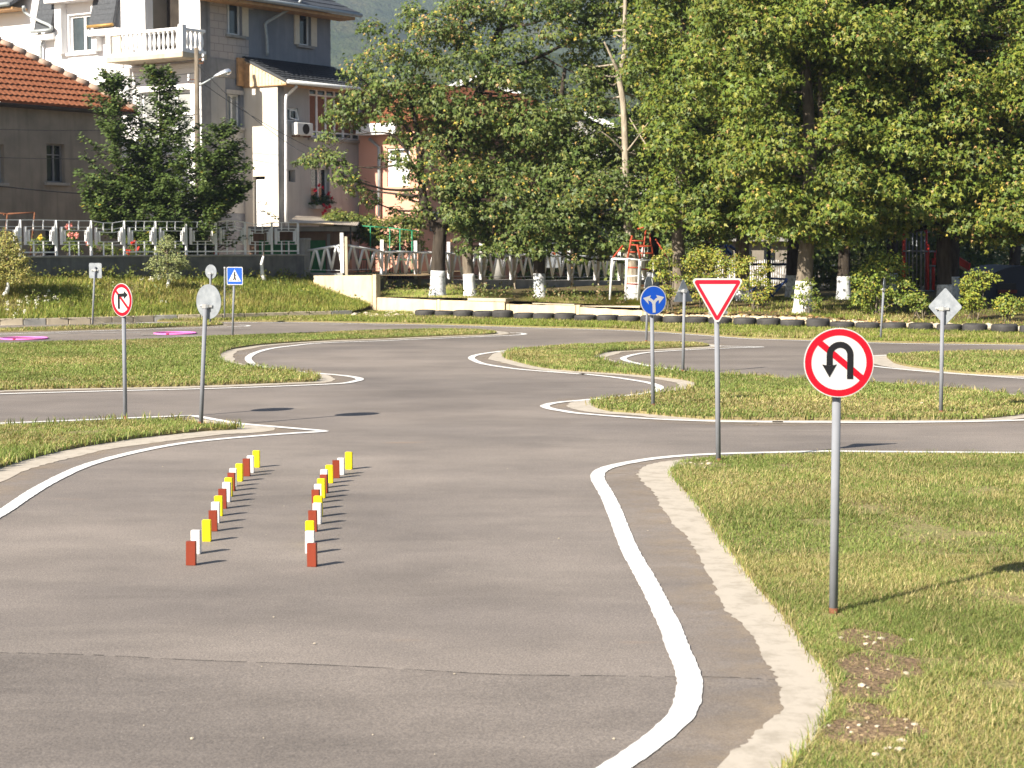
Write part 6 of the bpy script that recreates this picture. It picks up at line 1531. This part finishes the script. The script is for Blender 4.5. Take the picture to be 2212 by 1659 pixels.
# two bare earth patches right of the no U-turn post and in the near corner
def bare_out(P, spots):
    k = np.ones(len(P), dtype=bool)
    for (x, y, r, s) in spots:
        c = G(x, y); dd = np.sqrt((P[:, 0]-c.x)**2+((P[:, 1]-c.y)*s)**2)/r
        dd += .45*(vnoise(P[:, 0]*7, P[:, 1]*7, 77)-.5)
        k &= ~((dd < 1) & (rng.random(len(P)) < .86))
    return P[k]
spots = [(1880,1400,.16,.6), (1900,1452,.20,.7), (1865,1510,.13,.8), (1850,1600,.15,.8), (1915,1590,.16,.9), (1878,1552,.10,.8), (1885,1478,.12,.7), (1800,1345,.07,1), (1520,1012,.22,1), (1760,1140,.12,.7)]
PA = bare_out(PA, spots); PB = bare_out(PB, spots)
m_bare = M_soil('bare_earth', (.165,.110,.066), (.20,.140,.088), (.14,.10,.06))
for (x, y, r_, s_) in spots[:7]:
    c = G(x, y); pts = []
    for k in range(22):
        a = 2*math.pi*k/22; q = r_*random.uniform(.75, 1.15); pts.append(Vector((c.x+q*math.cos(a), c.y+q*math.sin(a)/s_, 0)))
    sheet('bare_soil', pts, .0375+.0003*random.random(), m_bare)
cl_ = []
for (x, y, r_, s_) in spots[:7]:
    for k in range(26): p = G(x+random.gauss(0, 26), y+random.gauss(0, 12)); cl_.append((p.x, p.y, .036))
PC_ = cl_
blades('grass', 'short mixed green and straw coloured grass on the near right lawn', PA, .021, .0040, G1, GDRY, 3, 1.4, True)
blades('grass', 'grass on the far half of the near right lawn', PB, .022, .0065, G1, GDRY, 4, 1.3, True)
def tufts(P, n, m, sd, seed):
    g = np.random.default_rng(seed); i = g.integers(0, len(P), n); c = P[i]
    return (np.repeat(c, m, 0)+np.concatenate([g.normal(0, sd, (n*m, 2)), np.zeros((n*m, 1))], 1))
blades('grass', 'greener longer tufts standing in the near right lawn', np.concatenate([tufts(PA, 700, 22, .022, 81), tufts(PB, 900, 14, .03, 82)]), .044, .0048, [(.12,.185,.042), (.15,.21,.05), (.10,.16,.036)], GDRY[:2], 83, .8, True)
blades('grass', 'grass on the lawn at the near left edge', scatter([(p.x, p.y) for p in lawn_l], 3400, 5, bare=.08), .028, .0095, G1, GDRY, 5, 1.2, True)
blades('grass', 'grass on the middle left lawn island', scatter([(p.x, p.y) for p in lawn_m], 1500, 6, bare=.06), .028, .018, G1, GDRY, 6, 1.2, True)
blades('grass', 'grass on the middle right lawn island', scatter([(p.x, p.y) for p in lawn_c], 1700, 7, bare=.06), .028, .016, G1, GDRY, 7, 1.2, True)
blades('grass', 'grass on the far right lawn island', scatter([(p.x, p.y) for p in lawn_r], 1000, 8, bare=.06), .036, .02, G1, GDRY, 8, .9, True)
blades('grass', 'thin strip of grass beside the far left road', scatter([(p.x, p.y) for p in lawn_s], 1100, 9, bare=.1), .055, .017, G1, GDRY, 9)
G2 = [(.175,.225,.042), (.21,.25,.05), (.145,.20,.038), (.255,.265,.065)]
blades('grass', 'green grass verge in front of the tyres', scatter([(p.x, p.y) for p in lawn_v], 800, 10, bare=.08), .06, .022, G2, GDRY, 10, .8, True)
# longer tufts along the lawn edges
def edge_tufts(poly, step, spread, seed, lim=30):
    g = np.random.default_rng(seed); out = []
    n = len(poly)
    for i in range(n):
        a, b = poly[i], poly[(i+1) % n]; L_ = math.hypot(b[0]-a[0], b[1]-a[1])
        if abs(a[0]) > a[1]*.3+1 or a[1] < 5 or a[1] > lim: continue
        for k in range(max(1, int(L_/step))):
            f = g.random(); cx, cy = a[0]+(b[0]-a[0])*f, a[1]+(b[1]-a[1])*f
            if g.random() < .3: continue
            m = g.integers(3, 11); 
            out.append(np.stack([cx+g.normal(0, spread, m), cy+g.normal(0, spread, m), np.full(m, .02)], 1))
    return np.concatenate(out)
blades('grass', 'ragged grass tufts along the edge of the near right lawn', edge_tufts(Pf, .018, .022, 21), .045, .0048, G1, GDRY, 21, .9)
blades('grass', 'ragged grass tufts along the edges of the middle lawns', np.concatenate([edge_tufts([(p.x, p.y) for p in q], .03, .03, 22, 34) for q in (lawn_c, lawn_m, lawn_l)]), .075, .011, G1, GDRY, 22, .8)
# bank grass
def surf_scatter(dens, seed):
    g = np.random.default_rng(seed); out = []
    for i in range(NB):
        for j in range(NV):
            a, b, c, d = BG[i][j], BG[i+1][j], BG[i+1][j+1], BG[i][j+1]
            ar = (b-a).cross(d-a).length; n = g.poisson(ar*dens)
            if n:
                u, v = g.random(n), g.random(n); A_, B_, C_, D_ = (np.array(q) for q in (a, b, c, d))
                out.append(A_*((1-u)*(1-v))[:, None]+B_*(u*(1-v))[:, None]+C_*(u*v)[:, None]+D_*((1-u)*v)[:, None])
    return np.concatenate(out)
PBk = surf_scatter(850, 31); PBk = PBk[(vnoise(PBk[:, 0]*.9, PBk[:, 1]*.9, 71) > .2) | (rng.random(len(PBk)) < .3)]
blades('grass', 'long green grass on the bank below the fence wall', PBk, .12, .024, G2, [(.30,.28,.07), (.40,.34,.13), (.25,.22,.06)], 31, .7, True)
# weeds
def weeds(name, label, pts, hmin, hmax, pal, seed, n_l=26):
    g = np.random.default_rng(seed); V, T, C = [], [], []; off = 0
    for p in pts:
        h = g.uniform(hmin, hmax); m = int(n_l*g.uniform(.6, 1.3)); f = g.random(m)
        P = np.array(p)+np.stack([g.normal(0, .05, m)*(1+f), g.normal(0, .05, m)*(1+f), f*h], 1)
        nr = g.normal(size=(m, 3))*.6+np.array([-.1,-.3,.6]); tp_ = g.normal(size=(m, 3))+np.array([0,0,.4])
        c = np.array(pal)[g.integers(0, len(pal), m)]*g.uniform(.7, 1.25, (m, 1))
        v, t, cc = leaves(P, nr, tp_, g.uniform(.05, .11, m), c, (OVAL_P, OVAL_T)); V.append(v); T.append(t+off); C.append(cc); off += len(v)
    o = np_obj(name, np.concatenate(V), np.concatenate(T), np.concatenate(C), MAT['leaf'], origin=tuple(np.array(pts).mean(0))); return tag(o, label, 'weeds', kind='stuff')
wp = []
for k in range(150):
    i = int(rng.integers(0, NB+1)); j = NV if rng.random() < .6 else int(rng.integers(4, NV+1)); p = BG[i][j]; wp.append((p.x+rng.normal(0,.1), p.y-.06-abs(rng.normal(0,.12)), p.z))
weeds('weeds', 'tall weeds along the foot of the dark fence wall', wp, .12, .38, [(.14,.165,.03), (.10,.135,.028), (.20,.19,.045)], 41)
fl = []
for (x, y) in ((330,612), (334,615), (340,610), (318,613), (346,614), (30,680), (45,690), (60,665), (95,650), (110,655), (75,672), (20,690), (52,655), (350,660), (15,668), (70,660)):
    for k in range(4): p = bank_pt(x+random.uniform(-6,6), y+random.uniform(-3,3)); fl.append((p.x+random.uniform(-.06,.06), p.y, p.z+random.uniform(.08,.22)))
m_ = 6; P = np.repeat(np.array(fl), m_, 0)+rng.normal(size=(len(fl)*m_, 3))*.012
V, T, C = leaves(P, rng.normal(size=P.shape)+np.array([0,-.6,.6]), rng.normal(size=P.shape), np.full(len(P), .035), np.tile(np.array([[.80,.78,.70]]), (len(P), 1)), (OVAL_P, OVAL_T))
tag(np_obj('wild_flowers', V, T, C, MAT['petal'], origin=tuple(np.array(fl).mean(0))), 'tiny white wild flowers scattered on the grass bank', 'flowers', kind='stuff')
# terrace grass
def terr_scatter(n, seed, x0, x1, d0, d1):
    g = np.random.default_rng(seed); x = g.uniform(x0, x1, n); d = d0+(d1-d0)*g.random(n)**1.4
    Y = np.array([wallY(a) for a in x])+.15+d; X = (x-1106)/4000*Y
    return np.stack([X, Y, np.array([terr_z(a, b) for a, b in zip(X, Y)])], 1)
blades('grass', 'rough grass on the terrace under the left maples', terr_scatter(20000, 51, 815, 1420, 0, 6), .10, .018, G2, GDRY, 51, .7, True)
PT = terr_scatter(26000, 52, 1400, 2400, 0, 9); PT = PT[rng.random(len(PT)) < np.clip((vnoise(PT[:, 0]*.5, PT[:, 1]*.8, 90)-.25)*2.4, .05, 1)]
blades('grass', 'patchy dry grass on the terrace under the right maples', PT, .08, .018, G2, GDRY, 52, .8, True)
wp = [tuple(q) for q in terr_scatter(70, 53, 830, 1350, .0, 4)]
weeds('weeds', 'weeds growing along the plinth of the zigzag fence', wp, .15, .45, [(.10,.13,.03), (.14,.15,.04), (.20,.14,.07)], 54)
# fallen leaves and stones
def litter(name, label, P, size, pal, mat, seed, flat=True):
    g = np.random.default_rng(seed); n = len(P); nr = g.normal(size=(n, 3))*.35+np.array([0,0,1]); c = np.array(pal)[g.integers(0, len(pal), n)]*g.uniform(.75, 1.2, (n, 1))
    V, T, C = leaves(P+np.array([0,0,.012]), nr, g.normal(size=(n, 3)), size*g.uniform(.5, 1.4, n), c, (LEAF_P, LEAF_T)); return tag(np_obj(name, V, T, C, mat, origin=tuple(P.mean(0))), label, 'leaves', kind='stuff')
PL = np.concatenate([terr_scatter(900, 61, 1400, 2300, -.5, 3), terr_scatter(500, 62, 1850, 2300, -.6, .6)])
litter('fallen_leaves', 'dry fallen leaves along the broken wall and terrace', PL, .11, [(.35,.22,.11), (.42,.30,.17), (.28,.15,.07), (.45,.36,.12)], MAT['leaf'], 63)
def stones(name, label, pts, rmin, rmax, mat, seed):
    rr_ = random.Random(seed); mb = MB()
    bm = bmesh.new(); bmesh.ops.create_icosphere(bm, subdivisions=1, radius=1); vs0 = [v.co.copy() for v in bm.verts]; fs0 = [tuple(v.index for v in f.verts) for f in bm.faces]; bm.free()
    for p in pts:
        r_ = rr_.uniform(rmin, rmax)*rr_.choice([.6,.8,1,1.3]); sx, sy, sz = rr_.uniform(.8,1.4), rr_.uniform(.7,1.2), rr_.uniform(.45,.75)
        mb.add([Vector((v.x*sx, v.y*sy, v.z*sz))*r_*rr_.uniform(.8, 1.15)+Vector(p) for v in vs0], fs0)
    o = mb.build(name, mat, None, origin=pts[0]); return tag(o, label, 'stones', kind='stuff')
sp_ = []
for (x, y, n_, s_) in ((1880,1400,7,30), (1905,1462,3,25), (1870,1505,3,25), (1865,1590,5,30), (1925,1588,5,30), (1510,1008,14,22), (2075,896,7,45), (1725,855,4,10), (1590,1055,4,30), (1945,1640,5,60)):
    for k in range(n_): p = G(x+random.gauss(0, s_), y+random.gauss(0, s_*.22)); sp_.append((p.x, p.y, .04))
stones('stones', 'small pale stones lying on the near lawns', sp_, .008, .019, MAT['stone'], 71)
stones('soil_clods', 'brown clods of bare earth on the near right lawn', PC_, .005, .014, MAT['dirt'], 74)
sp2 = []
for k in range(90): p = G(random.uniform(765, 990), random.uniform(678, 689)); sp2.append((p.x, p.y, .06))
stones('stones', 'pale rubble and gravel at the foot of the retaining wall', sp2, .03, .075, MAT['stone'], 72)
sp3 = []
for k in range(26): p = G(random.uniform(30, 1450), random.uniform(760, 1640)); sp3.append((p.x, p.y, .008))
ok = [p for p in sp3 if not any(inpoly(np.array([p[0]]), np.array([p[1]]), [(q.x, q.y) for q in L_])[0] for L_ in (lawn_l, lawn_m, lawn_c))]
stones('grit', 'scattered grit and tiny stones on the asphalt', ok, .003, .007, MAT['stone'], 73)

# ================================================================== HAZE
hz = MB().box((0, 1640, 260), (3200, 3400, 534)).build('haze', MAT['white'], None, origin=(0, 1640, -6))
m = bpy.data.materials.new('haze_air'); m.use_nodes = True; t = m.node_tree; t.nodes.clear()
pv = t.nodes.new('ShaderNodeVolumePrincipled'); pv.inputs['Color'].default_value = (.58,.72,1.0,1); pv.inputs['Density'].default_value = .00021; pv.inputs['Anisotropy'].default_value = .1
om = t.nodes.new('ShaderNodeOutputMaterial'); t.links.new(pv.outputs[0], om.inputs['Volume'])
hz.data.materials.clear(); hz.data.materials.append(m); tag(hz, 'thin pale blue air between the houses and the wooded hill', 'haze', kind='stuff')
